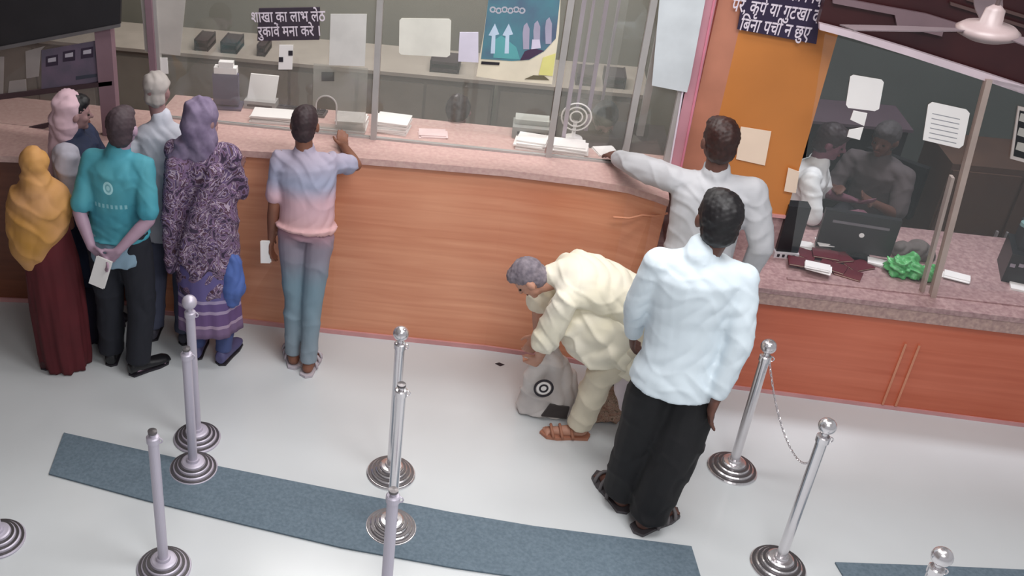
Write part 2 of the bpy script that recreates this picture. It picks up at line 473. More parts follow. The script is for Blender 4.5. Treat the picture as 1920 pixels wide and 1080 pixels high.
# bulkhead above the rail
bh = thing('bulkhead', 'dark maroon bulkhead above the right glass cabin', 'bulkhead')
q0, q1, q2 = AY(1534, 46, 5.25), AY(1934, 170, 5.25), AY(2080, 216, 5.25)
obj('board', prism([q0, q1, q2, Vector((q2.x, 5.25, 4.15)), Vector((q0.x, 5.25, 4.15))], (0, .05, 0)), M_mar, bh)
obj('ledge', prism([AY(1560, -8, 5.24), AY(1668, 12, 5.24), AY(1735, 24, 5.24), AY(1820, 50, 5.24), AY(1820, 57, 5.24), AY(1768, 50, 5.24), AY(1764, 66, 5.24), AY(1680, 46, 5.24), AY(1676, 26, 5.24), AY(1560, 4, 5.24)], (0, -.02, 0)),
    mat('mauve_ledge', (120, 98, 104), .6), bh)
for dy in (0, 30):
    obj('batten', prism([AY(1780+dy, 2-dy*.3, 5.24), AY(1960+dy, 58-dy*.3, 5.24), AY(1960+dy, 64-dy*.3, 5.24), AY(1780+dy, 8-dy*.3, 5.24)], (0, -.015, 0)),
        mat('brown_batten', (84, 62, 60), .6), bh)
# ceiling fan hanging in front of the bulkhead
fx = AZ(1852, 58, 2.62)
fan = thing('ceiling_fan', 'pale ceiling fan on a rod at the upper right corner', 'ceiling fan', (fx.x, fx.y, 2.62), .35)
Mf = mat('fan_cream', (140, 124, 124), .4)
obj('down_rod', lathe([(.007, .03), (.007, 4.15-2.62)], 10), Mf, fan, smooth=True)
obj('canopy', lathe([(.02, 1.46), (.05, 1.50), (.055, 1.53)], 16), Mf, fan)
obj('motor', lathe([(.0, -.03), (.06, -.028), (.095, -.012), (.10, .004), (.08, .02), (.035, .03), (.03, .075), (.012, .09), (0, .09)], 28), Mf, fan, smooth=True)
for k in range(3):
    Mk = Matrix.Rotation(k*2*PI/3+.9, 4, 'Z') @ Matrix.Rotation(.14, 4, 'X')
    bm = bmesh.new(); n = 7
    for s in (0,):
        rows = []
        for i in range(n):
            t = i/(n-1); hw = .022+.028*math.sin(min(t*1.5, 1)*PI/2)
            rows.append([bm.verts.new(Mk @ Vector((.09+t*.40, y, z))) for y, z in ((-hw, 0), (hw, .0), (hw, .004), (-hw, .004))])
        for r0, r1 in zip(rows, rows[1:]):
            for j in range(4): bm.faces.new([r0[j], r0[(j+1) % 4], r1[(j+1) % 4], r1[j]])
        bm.faces.new(rows[0]); bm.faces.new(rows[-1])
    obj('blade', bm, mat('fan_blade', (96, 84, 88), .5), fan)


# ------------------------------------------------------------------ sheets: papers, signs, poster
def sheet(name, px, Y, m, label=None, cat=None, group=None, parent=None, t=.003):
    o = obj(name, prism([AY(x, y, Y) for x, y in px], (0, -t, 0)), m, parent)
    if label: tag(o, label, cat, group)
    return o


GF = GY-.005
sheet('paper_notice', [(272, 96), (338, 104), (350, -20), (262, -20), (268, 40)], GF, mat('ivory_paper', (196, 190, 184)), 'long ivory notice sheet hanging at the top left of the tall glass', 'notice')
sheet('paper_notice', [(302, 138), (316, 138), (314, 108), (300, 108)], GF, M_paper, 'tiny white slip below the long ivory sheet', 'notice')
sheet('paper_notice', [(522, 130), (548, 130), (550, 84), (524, 84)], GF, M_paper, 'small white slip with dark spots below the Hindi sign', 'notice')
for q in ((527, 112), (545, 100)):
    sheet('spot', [(q[0]-4, q[1]-5), (q[0]+4, q[1]-5), (q[0]+4, q[1]+4), (q[0]-4, q[1]+4)], GF-.003, M_ink, parent=None).name = 'spot'
sp_par = [o for o in COL.objects if o.name.startswith('paper_notice')][-1]
for o in [o for o in COL.objects if o.name.startswith('spot')]: o.parent = sp_par
sheet('paper_notice', [(620, 26), (688, 26), (684, 124), (617, 122)], GF, mat('grey_paper', (214, 212, 208)), 'tall plain white sheet right of the Hindi sign', 'notice')
sheet('paper_notice', [(749, 38), (753, 34), (842, 35), (846, 39), (844, 103), (838, 107), (752, 102), (748, 98)], GF, mat('cream_board', (226, 224, 214)), 'wide blank cream notice board on the middle pane', 'notice')
sheet('paper_notice', [(862, 60), (897, 60), (897, 117), (859, 115)], GF, mat('lilac_paper', (222, 216, 232)), 'narrow lilac white sheet beside the colourful poster', 'notice')
# poster
po = thing('poster', 'colourful teal and yellow poster with white arrows on the glass', 'poster')
sheet('sheet', [(893, 143), (940, 150), (1035, 158), (1048, 62), (1052, -20), (918, -20), (907, 62)], GF, mat('poster_cream', (232, 222, 200)), parent=po)
sheet('picture', [(902, 110), (960, 114), (992, 112), (1020, 96), (1042, 72), (1052, -20), (918, -20)], GF-.003, mat('poster_blue', (88, 102, 128), .6, c2=(84, 140, 152), scale=5), parent=po)
sheet('dark_corner', [(975, 113), (992, 111), (1020, 95), (1000, 90), (984, 96)], GF-.0045, mat('poster_plum', (72, 52, 80)), parent=po)
sheet('teal_patch', [(925, 108), (975, 111), (968, 88), (940, 66), (928, 74)], GF-.0045, mat('poster_teal', (96, 168, 172)), parent=po)
sheet('yellow_patch', [(1010, 140), (1036, 142), (1042, 100), (1018, 108)], GF-.0045, mat('poster_yellow', (226, 220, 140)), parent=po)
sheet('torn_corner', [(984, 148), (1030, 150), (1020, 142), (1000, 141)], GF-.0045, mat('torn_olive', (106, 98, 78)), parent=po)
sheet('text_bar', [(902, 120), (936, 122), (937, 117), (903, 115)], GF-.0045, M_ink, parent=po)
for q in (926, 952):
    sheet('arrow', [(q-6, 100), (q+2, 100), (q+3, 66), (q+10, 64), (q+2, 44), (q-10, 66), (q-4, 67)], GF-.005, mat('poster_arrow', (196, 214, 234)), parent=po)
for k in range(6):
    c = AY(924+11*k, 18+(k % 2)*2, GF-.007)
    bm = bmesh.new()
    Mt = Matrix.Translation(c) @ Matrix.Rotation(PI/2, 4, 'X')
    for a in range(10):
        a0, a1 = 2*PI*a/10, 2*PI*(a+1)/10
        bm.faces.new([bm.verts.new(Mt @ Vector((r*math.cos(t), r*math.sin(t), 0))) for r, t in ((.018, a0), (.018, a1), (.009, a1), (.009, a0))])
    obj('ring_emblem', bm, mat('poster_grey', (178, 178, 190)), po)
for q, z_ in ((986, 62), (1006, 58), (1028, 52)):
    sheet('figure', [(q-5, z_+30), (q+6, z_+30), (q+7, z_-8), (q+2, z_-20), (q-4, z_-14), (q-6, z_)], GF-.005, mat('poster_figure', (170, 164, 186)), parent=po)
sheet('figure', [(996, 92), (1014, 90), (1012, 74), (998, 74)], GF-.006, mat('poster_pale', (214, 206, 226)), parent=po)


def sign(px, Y, m, text, size, label, border=None, squash=1.):
    a, b, c, d = [AY(x, y, Y) for x, y in px]      # bottom-left, bottom-right, top-right, top-left
    o = thing('sign', label, 'sign')
    obj('board', prism([a, b, c, d], (0, -.006, 0)), m, o)
    ctr = (a+b+c+d)/4; xd = ((b-a)+(c-d)).normalized(); zd = ((d-a)+(c-b)).normalized()
    n = Vector((0, -1, 0)); zd = (zd-xd*zd.dot(xd)).normalized()
    M4 = Matrix((xd, zd, xd.cross(zd))).transposed().to_4x4(); M4.translation = ctr + n*.008
    lettering(text, size, M4, M_letter, o, squash=squash)
    return o


sign([(483, 76), (599, 74), (600, 13), (486, 15)], GF, mat('sign_plum', (60, 50, 62)), 'शाखा का लाभ लेठ\nरुकावें मना करे ।', .088,
     'dark plum sign with two lines of white Hindi lettering on the left glass', squash=.72)
s2 = sign([(1382, 54), (1530, 82), (1545, -22), (1398, -34)], 5.445, mat('sign_navy', (44, 32, 62)), 'अिधक रािश की िनकासी\nपर, कृपे या गुटखा देखें\nिबना पची न छुए', .098,
          'navy sign with three lines of white Hindi lettering on the orange pillar', squash=.62)
sheet('paper_notice', [(1380, 298), (1434, 310), (1446, 246), (1389, 237)], 5.465, M_paper2, 'cream paper taped to the orange pillar beside the reaching man', 'notice')
sheet('paper_notice', [(1470, 358), (1492, 362), (1499, 322), (1478, 314)], 5.452, M_paper2, 'small cream slip at the lower right corner of the orange pillar', 'notice')
sheet('paper_notice', [(1222, 160), (1288, 173), (1294, 150), (1330, -40), (1240, -40)], 5.425, mat('bluish_paper', (208, 214, 218)), 'long bluish white sheet beside the orange pillar edge', 'notice')
rg = GR-.003
sheet('paper_notice', [(1586, 196), (1590, 202), (1640, 208), (1648, 204), (1657, 154), (1653, 149), (1600, 140), (1594, 143)], rg, M_paper, 'plain white rounded notice on the right cabin glass', 'notice')
sheet('paper_notice', [(1594, 224), (1620, 236), (1626, 212), (1600, 207)], rg, M_paper, 'small white slip right under the plain rounded notice', 'notice')
sheet('paper_notice', [(1588, 256), (1612, 262), (1619, 238), (1592, 243)], rg, M_paper, 'torn white slip lowest under the plain rounded notice', 'notice')
nb = sheet('paper_notice', [(1730, 262), (1798, 278), (1806, 272), (1818, 212), (1812, 205), (1748, 191), (1740, 196)], rg, M_paper, 'white notice with faint printed lines beside the cabin post', 'notice')
for k in range(6):
    y0 = 212+k*9
    sheet('printed_line', [(1748-k*1.4, y0+1.6), (1800-k*1.4, y0+12.6), (1800-k*1.4, y0+11), (1748-k*1.4, y0)], rg-.003, mat('faint_ink', (150, 150, 156)), parent=nb, t=.0006)
wf = sheet('wall_frame', [(1893, 296), (1930, 306), (1950, 208), (1908, 198)], GR-.002, mat('frame_cream', (190, 180, 176)), 'cream framed black picture at the far right edge', 'picture frame', t=.01)
sheet('picture', [(1900, 292), (1930, 300), (1946, 214), (1912, 207)], GR-.0125, M_black, parent=wf, t=.002)
for k in range(3):
    sheet('motif', [(1904+3*k, 280-27*k), (1922+3*k, 286-27*k), (1926+3*k, 270-27*k), (1908+3*k, 266-27*k)], GR-.0150, mat('motif_grey', (170, 166, 160)), parent=wf, t=.001)
# left cabin papers
LY = 5.378
sheet('paper_notice', [(-30, 178), (6, 178), (8, 106), (-30, 108)], LY, mat('grey_paper2', (160, 152, 150)), 'grey sheet cut by the left picture edge', 'notice')
sheet('paper_notice', [(15, 178), (50, 172), (49, 148), (18, 152)], LY, mat('grey_paper2', (160, 152, 150)), 'small grey note below in the far left cabin', 'notice')
sheet('paper_notice', [(50, 147), (73, 143), (77, 94), (85, 86), (48, 96)], LY, mat('grey_paper2', (160, 152, 150)), 'upright grey sheet left of the purple chart', 'notice')
ch = sheet('chart', [(78, 174), (186, 158), (180, 76), (78, 94)], LY, mat('chart_mauve', (118, 102, 122), .6, c2=(96, 92, 108), scale=8), 'mauve chart with dark framed pictures in the left cabin', 'chart')
for k, (x, y) in enumerate(((98, 113), (130, 104), (164, 98))):
    sheet('chart_picture', [(x-12, y+12), (x+11, y+9), (x+11, y-11), (x-12, y-7)], LY-.003, mat('chart_dark', (58, 46, 66)), parent=ch, t=.0015)
    sheet('chart_label', [(x-8, y+4), (x+7, y+2), (x+7, y-6), (x-8, y-3)], LY-.0045, mat('chart_white', (190, 184, 196)), parent=ch, t=.001)
sheet('chart_bar', [(130, 170), (186, 158), (185, 152), (130, 163)], LY-.003, mat('chart_dark', (58, 46, 66)), parent=ch, t=.001)
sheet('chart_bar', [(142, 150), (182, 144), (182, 138), (142, 143)], LY-.003, mat('chart_slate', (66, 70, 84)), parent=ch, t=.001)
sheet('paper_notice', [(120, 238), (158, 228), (160, 180), (124, 186)], 5.37, mat('pink_paper', (212, 170, 182)), 'pale pink sheet on the glass above the dark haired woman', 'notice')

# ------------------------------------------------------------------ things behind the tall glass
cb = thing('steel_cabinet_row', 'low grey steel cabinets standing behind the clerks', 'cabinet')
for i in range(5):
    x0 = -3.9+i*.96
    obj('cabinet_body', box(x0, x0+.93, 6.62, 7.1, 0, 1.17), M_cab, cb, bevel=.006)
    for k in range(2):
        obj('drawer_front', box(x0+.02+.455*k, x0+.455+.455*k, 6.605, 6.62, .1, 1.12), mat('drawer_grey', (146, 138, 128), .45), cb, bevel=.004)
obj('cabinet_top', box(-3.92, .93, 6.58, 7.12, 1.17, 1.195), mat('pale_ledge', (168, 158, 148), .4), cb)


def nameplate(px, label):
    a = AY(px[0], px[1], 6.58)
    t = thing('letter_tray', label, 'tray', (a.x, 6.65, 1.195), 0, 'dark trays on the steel cabinets')
    wd = px[2]
    for k in range(2): obj('shelf', box(-wd, wd, 0, .2, .01+.05*k, .03+.05*k), mat('tray_dark', (52, 38, 44), .5), t)
    for s in (-wd, wd-.01): obj('side', box(s, s+.01, 0, .2, 0, .085), mat('tray_dark', (52, 38, 44)), t)


nameplate((374, 148, .05), 'dark two-shelf letter tray left of the purple head scarf')
nameplate((425, 146, .06), 'dark two-shelf letter tray right above the purple head scarf')
nameplate((485, 142, .03), 'small dark tray just right of the purple scarf woman on the cabinets')
nameplate((830, 150, .10), 'wide dark two-shelf tray on the cabinets below the cream board')
nameplate((975, 155, .14), 'widest brown tray on the cabinets below the poster')
nameplate((1095, 170, .06), 'dark tray behind the lilac uprights')
nameplate((1150, 185, .07), 'dark tray behind the rightmost pane')


def papers(x, y, z, w_, d_, h, rot, label, n=7, m=M_paper, group=None, name='paper_stack', sk=.012):
    t = thing(name, label, 'papers', (x, y, z), rot, group)
    rnd = random.Random(int(x*1000)+int(y*77))
    for k in range(n):
        Mk = Matrix.Translation((rnd.uniform(-sk, sk), rnd.uniform(-sk, sk), 0)) @ Matrix.Rotation(rnd.uniform(-.08, .08), 4, 'Z')
        obj('sheet', box(-w_/2, w_/2, -d_/2, d_/2, h*k/n, h*(k+.85)/n, Mk), m, t)
    return t


papers(-1.36, 5.60, ZC, .30, .14, .045, 0, 'long flat pile of white paper left of the boy')
papers(-.90, 5.62, ZC, .17, .16, .06, .02, 'white paper pile left of the first glass post')
papers(-.66, 5.62, ZC, .20, .16, .07, -.05, 'white paper pile right of the first glass post')
papers(-.40, 5.60, ZC, .16, .10, .015, .2, 'thin pinkish papers before the seated dark haired clerk', 3, mat('pink_sheets', (226, 200, 200)))
papers(.17, 5.58, ZC, .17, .13, .05, -.06, 'white paper pile in the grey tray near the second post', 5)
papers(.40, 5.56, ZC, .19, .12, .05, -.05, 'white paper block by the second glass post')
papers(.60, 5.60, ZC, .12, .12, .012, .3, 'few loose sheets close to the reaching hand', 3)
# tray with bent handle (scanner / counter machine)
t = thing('note_machine', 'grey paper tray with upright back beside the second post', 'tray', (.17, 5.70, ZC))
obj('tray_base', box(-.11, .11, -.03, .12, 0, .07), mat('tray_grey', (150, 150, 146), .5), t, bevel=.008)
obj('tray_lid', box(-.10, .10, .02, .12, .07, .10), mat('tray_light', (188, 190, 184), .5), t, bevel=.006)
obj('slot', box(-.08, .08, -.033, -.028, .03, .045), M_ink, t)
# small round fan
t = thing('desk_fan', 'small round desk fan with white curved guard by the second post', 'fan', (.42, 5.74, ZC))
obj('base', lathe([(0, 0), (.06, 0), (.055, .012), (.012, .02), (.01, .10), (0, .10)], 20), M_paper, t, smooth=True)
bm = bmesh.new()
for r_ in (.085, .06, .035):
    pts = [Vector((r_*math.cos(a), -.02, .15+r_*math.sin(a))) for a in np.linspace(0, 2*PI, 25)]
    tube(bm, pts, .005, 6, caps=False)
obj('guard', bm, M_paper, t, smooth=True)
obj('hub', lathe([(0, 0), (.022, 0), (.022, .05), (0, .05)], 16, Matrix.Translation((0, -.02, .15)) @ Matrix.Rotation(-PI/2, 4, 'X')), M_ink, t)
for k in range(3):
    a = k*2.09
    obj('blade', prism([(.02*math.cos(a), -.005, .15+.02*math.sin(a)), (.08*math.cos(a+.3), -.005, .15+.08*math.sin(a+.3)), (.08*math.cos(a+1.2), -.005, .15+.08*math.sin(a+1.2)), (.02*math.cos(a+1), -.005, .15+.02*math.sin(a+1))], (0, .003, 0)), M_ink, t)
obj('motor_neck', box(-.012, .012, -.01, .02, .09, .16), M_paper, t)


def monitor(x, y, z, rot, wd, ht, label, back=M_black, face=M_black, stand=.08, logo=False):
    t = thing('computer_monitor', label, 'monitor', (x, y, z), rot)
    obj('stand_foot', box(-.10, .10, -.07, .07, 0, .012), back, t, bevel=.004)
    obj('stand_neck', box(-.02, .02, -.01, .02, .012, stand+.04), back, t)
    obj('casing', box(-wd/2, wd/2, -.03, .01, stand, stand+ht), back, t, bevel=.008)
    obj('screen', box(-wd/2+.012, wd/2-.012, .010, .013, stand+.015, stand+ht-.012), face, t)
    if logo:
        obj('vent_strip', box(-wd/2+.05, wd/2-.05, -.034, -.029, stand+ht-.07, stand+ht-.055), mat('strip_grey', (110, 104, 110)), t)
        obj('emblem', lathe([(0, 0), (.014, 0), (.014, .003), (0, .003)], 16, Matrix.Translation((0.02, -.030, stand+ht*.48)) @ Matrix.Rotation(PI/2, 4, 'X')), M_paper, t)
    return t


M_scr = mat('dark_violet_face', (66, 56, 78), .3)
monitor(-1.71, 5.72, ZC, .1, .16, .20, 'dark violet shape right of the purple head scarf, built as a screen', mat('violet_plastic', (84, 74, 98), .5), M_scr, .02)  # screen form invented for an unidentified dark violet shape
t = thing('white_box_pile', 'white cartons on top of the dark violet shape', 'box', (-1.71, 5.72, ZC+.222)); t.rotation_euler.z = .1
obj('carton', box(-.07, .07, -.028, .03, 0, .04), M_paper, t, bevel=.003); obj('carton_lid', box(-.04, .05, -.025, .02, .04, .075), M_paper, t, bevel=.003)
t = thing('pale_printer', 'pale tilted printer tray behind the long paper pile', 'printer', (-1.50, 5.76, ZC))
obj('body', box(-.10, .10, -.04, .05, 0, .05), mat('printer_grey', (170, 166, 164), .5), t, bevel=.008)
obj('paper_support', prism([(-.09, .0, .05), (.09, .0, .05), (.10, .06, .19), (-.08, .06, .19)], (0, .012, 0)), M_paper, t)
obj('front_slot', box(-.08, .08, -.043, -.038, .015, .028), M_ink, t)
t = thing('keyboard', 'black keyboard lying behind the glass left of the boy', 'keyboard', (-1.24, 5.74, ZC), -.05)
obj('base', box(-.16, .16, -.05, .05, 0, .014), mat('key_base', (70, 66, 68)), t, bevel=.003)
for r_ in range(3):
    for k in range(8): obj('key', box(-.15+.038*k, -.118+.038*k, -.042+.03*r_, -.018+.03*r_, .014, .02), M_ink, t)

# frosted pane with arched speaking hole
fp = thing('arched_window_panel', 'frosted panel with an arched opening behind the boy', 'panel')
fy = GY+.06
A_, B_ = AY(586, 236, fy), AY(690, 128, fy)
x0, x1, z0, z1 = A_.x, B_.x, ZC, B_.z
hx, hw, hb, hz = AY(612, 200, fy).x, .062, ZC+.04, ZC+.155
arch = [(hx-hw, hb)]+[(hx-hw*math.cos(a), hz+hw*math.sin(a)) for a in np.linspace(0, PI, 13)]+[(hx+hw, hb)]
bm = bmesh.new()
P = lambda x, z: bm.verts.new((x, fy, z))
# fill around the arch in quads
lv = [P(x0, hb)]+[P(x0, hz)]*0
outer = []
for x, z in arch:
    outer.append((x, z))
strip_o = [(x0, hb)]+[(x0+(x1-x0)*0, hb+(z1-hb)*min(1, i/5)) if i <= 5 else ((x0+(x1-x0)*((i-5)/3.), z1) if i <= 8 else (x1, z1-(z1-hb)*((i-8)/6.))) for i in range(1, 15)]
vo = [P(*q) for q in strip_o[:15]]; vi = [P(*q) for q in arch[:15]]
for i in range(14): bm.faces.new([vo[i], vo[i+1], vi[i+1], vi[i]])
bl, br, b0, b1 = P(x0, z0), P(x1, z0), vo[0], vo[14]
bm.faces.new([bl, br, b1, vi[14], vi[0], b0])
bmesh.ops.solidify(bm, geom=bm.faces[:], thickness=.006)
obj('frosted_pane', bm, M_frost, fp)
bm = bmesh.new(); tube(bm, [Vector((x, fy-.004, z)) for x, z in arch], .005, 6)
obj('arch_rim', bm, mat('rim_white', (214, 206, 204)), fp)
obj('foot_strip', box(x0, x1, fy-.02, fy+.02, ZC, ZC+.01), M_post, fp)
sheet('vent_label', [(603, 152), (627, 152), (627, 135), (603, 135)], fy-.004, M_dark, parent=fp)

# ------------------------------------------------------------------ right cabin contents
def at_low(px, py): return AZ(px, py, ZL)


c_ = at_low(1462, 472)
t = thing('black_speaker', 'tall black device with white label base at the pillar corner', 'device', (c_.x+.015, c_.y-.03, ZL), .05)
obj('body', box(-.055, .065, -.03, .05, .035, .33), M_black, t, bevel=.006)
obj('label_base', box(-.065, .07, -.045, .05, 0, .035), mat('label_white', (206, 200, 204)), t, bevel=.003)
for k in range(4): obj('label_print', box(-.05+.028*k, -.036+.028*k, -.047, -.044, .008, .026), M_ink, t)
monitor(2.08, 5.58, ZL, -.12, .40, .24, 'black monitor seen from behind on the low desk', stand=.03, logo=True)
t = thing('green_bag', 'crumpled green plastic bag on the low desk by the post', 'bag', (at_low(1705, 520).x, at_low(1705, 520).y+.02, ZL))
bm = bmesh.new()
for q in ((-.06, 0, .045, .06), (.02, -.01, .04, .055), (.08, -.03, .03, .04), (0, .04, .07, .05), (-.08, .03, .04, .045), (.10, .01, .05, .035)): ball(bm, q[:3], q[3])
fuse('bag_body', bm, M_green, t, .006, 2, wr=.022, wk=55, seed=3, floor=0)
t2 = thing('grey_cloth', 'grey cloth heap behind the green bag', 'cloth', (2.42, 5.62, ZL))
bm = bmesh.new()
for q in ((-.06, 0, .04, .06), (.03, 0, .05, .07), (.08, 0, .03, .05)): ball(bm, q[:3], q[3])
fuse('cloth_heap', bm, mat('grey_cloth', (92, 84, 82), .8), t2, .008, 3, wr=.02, wk=40, seed=5, floor=0)
M_mag = mat('maroon_file', (92, 26, 38), .5)
rnd = random.Random(4)
adj = ['nearest the front edge', 'below the monitor', 'left of the monitor', 'under the white papers', 'beside the white sleeve', 'close to the black device', 'right in front of the monitor', 'at the pile centre']
for k, (px, py) in enumerate(((1520, 500), (1560, 505), (1545, 485), (1590, 515), (1505, 480), (1500, 500), (1610, 500), (1570, 488))):
    q = at_low(px, py)
    t = thing('ledger', 'maroon ledger on the low desk, %s' % adj[k], 'ledger', (q.x, q.y, ZL+.012*(k % 3)), rnd.uniform(-.6, .6), 'maroon ledgers on the low desk')
    obj('cover', box(-.07, .07, -.05, .05, 0, .003), M_mag, t); obj('cover', box(-.07, .07, -.05, .05, .010, .012), M_mag, t)
    obj('page_block', box(-.066, .068, -.046, .046, .003, .010), M_paper2, t)
for k, (px, py, lb) in enumerate(((1550, 468, 'loose white papers left of the monitor among ledgers'), (1652, 496, 'white paper sheets between monitor and green bag'), (1500, 462, 'rumpled papers right beside the black device'), (1530, 515, 'papers at the front of the ledger pile'), (1790, 522, 'white slips right of the cabin post'))):
    q = at_low(px, py)
    papers(q.x, q.y, ZL+.038 if k == 3 else ZL+(.037 if k in (0,) else .001), .13, .07, .02, rnd.uniform(-.5, .3), lb, 4)
# far right printer
q = at_low(1915, 560)
t = thing('dot_matrix_printer', 'black printer with paper at the right picture edge', 'printer', (q.x+.14, q.y+.25, ZL), -.25)
obj('body', box(-.16, .2, -.12, .14, 0, .18), M_black, t, bevel=.012)
obj('top_cover', box(-.13, .17, -.06, .12, .18, .30), mat('dark_cover', (30, 26, 32)), t, bevel=.01)
for k in range(3): obj('button', box(-.15+.04*k, -.125+.04*k, -.124, -.119, .10+.01*k, .12+.01*k), mat('button_grey', (150, 140, 150)), t)
obj('paper_strip', box(-.12, .16, -.20, -.11, .0, .012), M_paper, t)
for k in range(2): obj('cable_roll', lathe([(.02, 0), (.035, 0), (.035, .02), (.02, .02)], 16, Matrix.Translation((-.12+.07*k, .0, .305))), mat('teal_roll', (110, 140, 140)), t)
t = thing('wooden_cabinet', 'dark brown wooden cabinet behind the right glass pane', 'cabinet', (3.20, 6.60, 0))
obj('carcass', box(-.42, .42, -.25, .25, 0, 1.02), M_cabin, t, bevel=.006)
for s in (-1, 1):
    d = obj('door', box(min(s*.01, s*.41), max(s*.01, s*.41), -.265, -.25, .06, .98), M_cabin, t, bevel=.004)
    obj('handle', box(s*.03-.006, s*.03+.006, -.285, -.265, .5, .6), M_alu, d)
# dark shelf behind clerks on the right
t = thing('dark_shelf', 'dark low shelf unit behind the seated clerks on the right', 'shelf', (2.05, 7.17, 0))
obj('carcass', box(-.66, .66, -.2, .2, 0, .96), mat('shelf_dark', (34, 26, 34), .5), t, bevel=.006)
obj('top_board', box(-.68, .68, -.22, .22, .96, .98), mat('shelf_mauve', (96, 78, 88), .5), t)
for k in range(2): obj('opening', box(-.6, .6, -.203, -.199, .12+.42*k, .48+.42*k), M_black, t)  # flat black panels standing in for the shade inside the shelf

# ------------------------------------------------------------------ floor mats
topx = [(120, 813), (330, 860), (640, 922), (845, 962), (1000, 988), (1296, 1026)]
botx = [(1322, 1112), (1100, 1102), (850, 1066), (640, 1028), (445, 982), (275, 940), (92, 890)]
tag(obj('floor_mat', prism([AZ(x, y, .003) for x, y in topx+botx], (0, 0, .008)), M_mat), 'long slate blue floor runner under the left and central chrome posts', 'mat')
tag(obj('floor_mat', prism([AZ(x, y, .003) for x, y in ((1565, 1056), (1740, 1062), (2100, 1078), (2100, 1200), (1640, 1180))], (0, 0, .008)), M_mat), 'slate blue mat cut by the bottom right picture edge', 'mat')
tag(obj('floor_mark', prism([AZ(x, y, .0) for x, y in ((928, 682), (936, 680), (946, 684), (938, 687))], (0, 0, .002)), M_ink), 'small dark scrap on the floor near the counter base', 'litter')


# ------------------------------------------------------------------ stanchions
def stanchion(x, y, label, m=M_chrome, finial=True, h=.90):
    t = thing('barrier_post', label, 'barrier post', (x, y, 0), 0, 'chrome barrier posts')
    obj('base', lathe([(0, 0), (.125, 0), (.127, .008), (.122, .014), (.106, .016), (.104, .026), (.098, .03), (.084, .032), (.082, .042), (.076, .046), (.062, .048), (.060, .058), (.052, .062), (.034, .064), (.032, .078), (0, .078)], 40), m, t)
    for r_, z in ((.113, .0165), (.091, .0325), (.070, .0485)):
        obj('groove_ring', lathe([(r_+.007, z-.004), (r_+.006, z+.0015), (r_-.006, z+.0015), (r_-.007, z-.004), (r_+.007, z-.004)], 40, cap=False), M_chrome_d, t)
    obj('pole', lathe([(.024, .07), (.024, h-.115)], 24), m, t, smooth=False)
    obj('collar', lathe([(.024, h-.125), (.029, h-.122), (.029, h-.095), (.024, h-.09), (.014, h-.088), (.013, h-.07)], 24), m, t)
    if finial: obj('ball_finial', ball(bmesh.new(), (0, 0, h-.036), .038, sub=3), m, t, smooth=True)
    else: obj('cap', lathe([(0, h-.072), (.02, h-.072), (.02, h-.06), (0, h-.058)], 20), M_chrome_d, t)
    bm = bmesh.new(); tube(bm, [Vector((.028+.014*math.cos(a), 0, h-.108+.014*math.sin(a))) for a in np.linspace(0, 2*PI, 13)], .003, 6, caps=False)
    obj('chain_ring', bm, m, t)
    return t


for px, py, lb, m_, fi, h in (
    (370, 822, 'lilac grey barrier post before the purple patterned woman, rear one of the pair', M_lilac, True, .92),
    (363, 880, 'lilac grey barrier post standing on the runner, front one of the left pair', M_lilac, False, .84),
    (733, 888, 'shiny barrier post with ball top, rear one of the central row', M_chrome, True, .93),
    (733, 990, 'capped barrier post on the runner in the centre', M_chrome, False, .95),
    (308, 1065, 'lone pale barrier post nearest the lower left', M_lilac, False, .89),
    (1372, 880, 'chrome barrier post just right of the black trousers', M_chrome, True, .84),
    (1458, 1062, 'large chrome barrier post with bright ball at lower right', M_chrome, True, .90)):
    q = AZ(px, py); stanchion(q.x, q.y, lb, m_, fi, h)
q = AZ(738, 918, .83); stanchion(q.x, q.y, 'nearest central barrier post, base below the picture edge', M_lilac, False, .89)
q = AZ(1766, 1045, .86); stanchion(q.x, q.y, 'barrier post at bottom right showing only its ball', M_chrome, True, .90)
q = AZ(-2, 1012); stanchion(q.x, q.y, 'barrier post at the left picture edge showing only its base', M_lilac, False, .88)
# chain between the two right posts
a = AZ(1372, 880); b = AZ(1458, 1062)
a = Vector((a.x+.02, a.y, .73)); b = Vector((b.x, b.y, .79))
t = thing('barrier_chain', 'slack metal chain hanging between the two right barrier posts', 'chain')
bm = bmesh.new(); pts = []
for i in range(61):
    s = i/60; p = a.lerp(b, s); p.z -= .36*4*s*(1-s)*(1+.3*(.5-s)); p.x += .10*math.sin(PI*s); pts.append(p)
for i in range(60):
    d = (pts[i+1]-pts[i]); mid = (pts[i]+pts[i+1])/2; L_ = d.length*.72
    zax = d.normalized(); xax = zax.cross(Vector((0, 0, 1)) if abs(zax.z) < .95 else Vector((1, 0, 0))).normalized(); yax = zax.cross(xax)
    if i % 2: xax, yax = yax, -xax
    ring = [mid + zax*L_*math.cos(k*PI/4) + xax*.005*math.sin(k*PI/4) for k in range(9)]
    tube(bm, ring, .0018, 5, caps=False)
o = obj('chain_links', bm, M_chrome, t); o['kind'] = 'stuff'


# ------------------------------------------------------------------ people
def V(*a): return Vector(a)


def skin(name, c): return mat('skin_'+name, c, .55, var=.06, scale=14)


SK = skin('brown', (128, 84, 66)); SKd = skin('dark', (98, 64, 54)); SKp = skin('pale', (190, 140, 118)); SKm = skin('mauve', (150, 116, 116))
HAIR = mat('black_hair', (20, 17, 20), .55, var=.3, scale=60); HAIRb = mat('dark_brown_hair', (48, 24, 20), .5, var=.3, scale=60)
HAIRg = mat('grey_hair', (104, 96, 106), .7, c2=(140, 130, 138), scale=40)


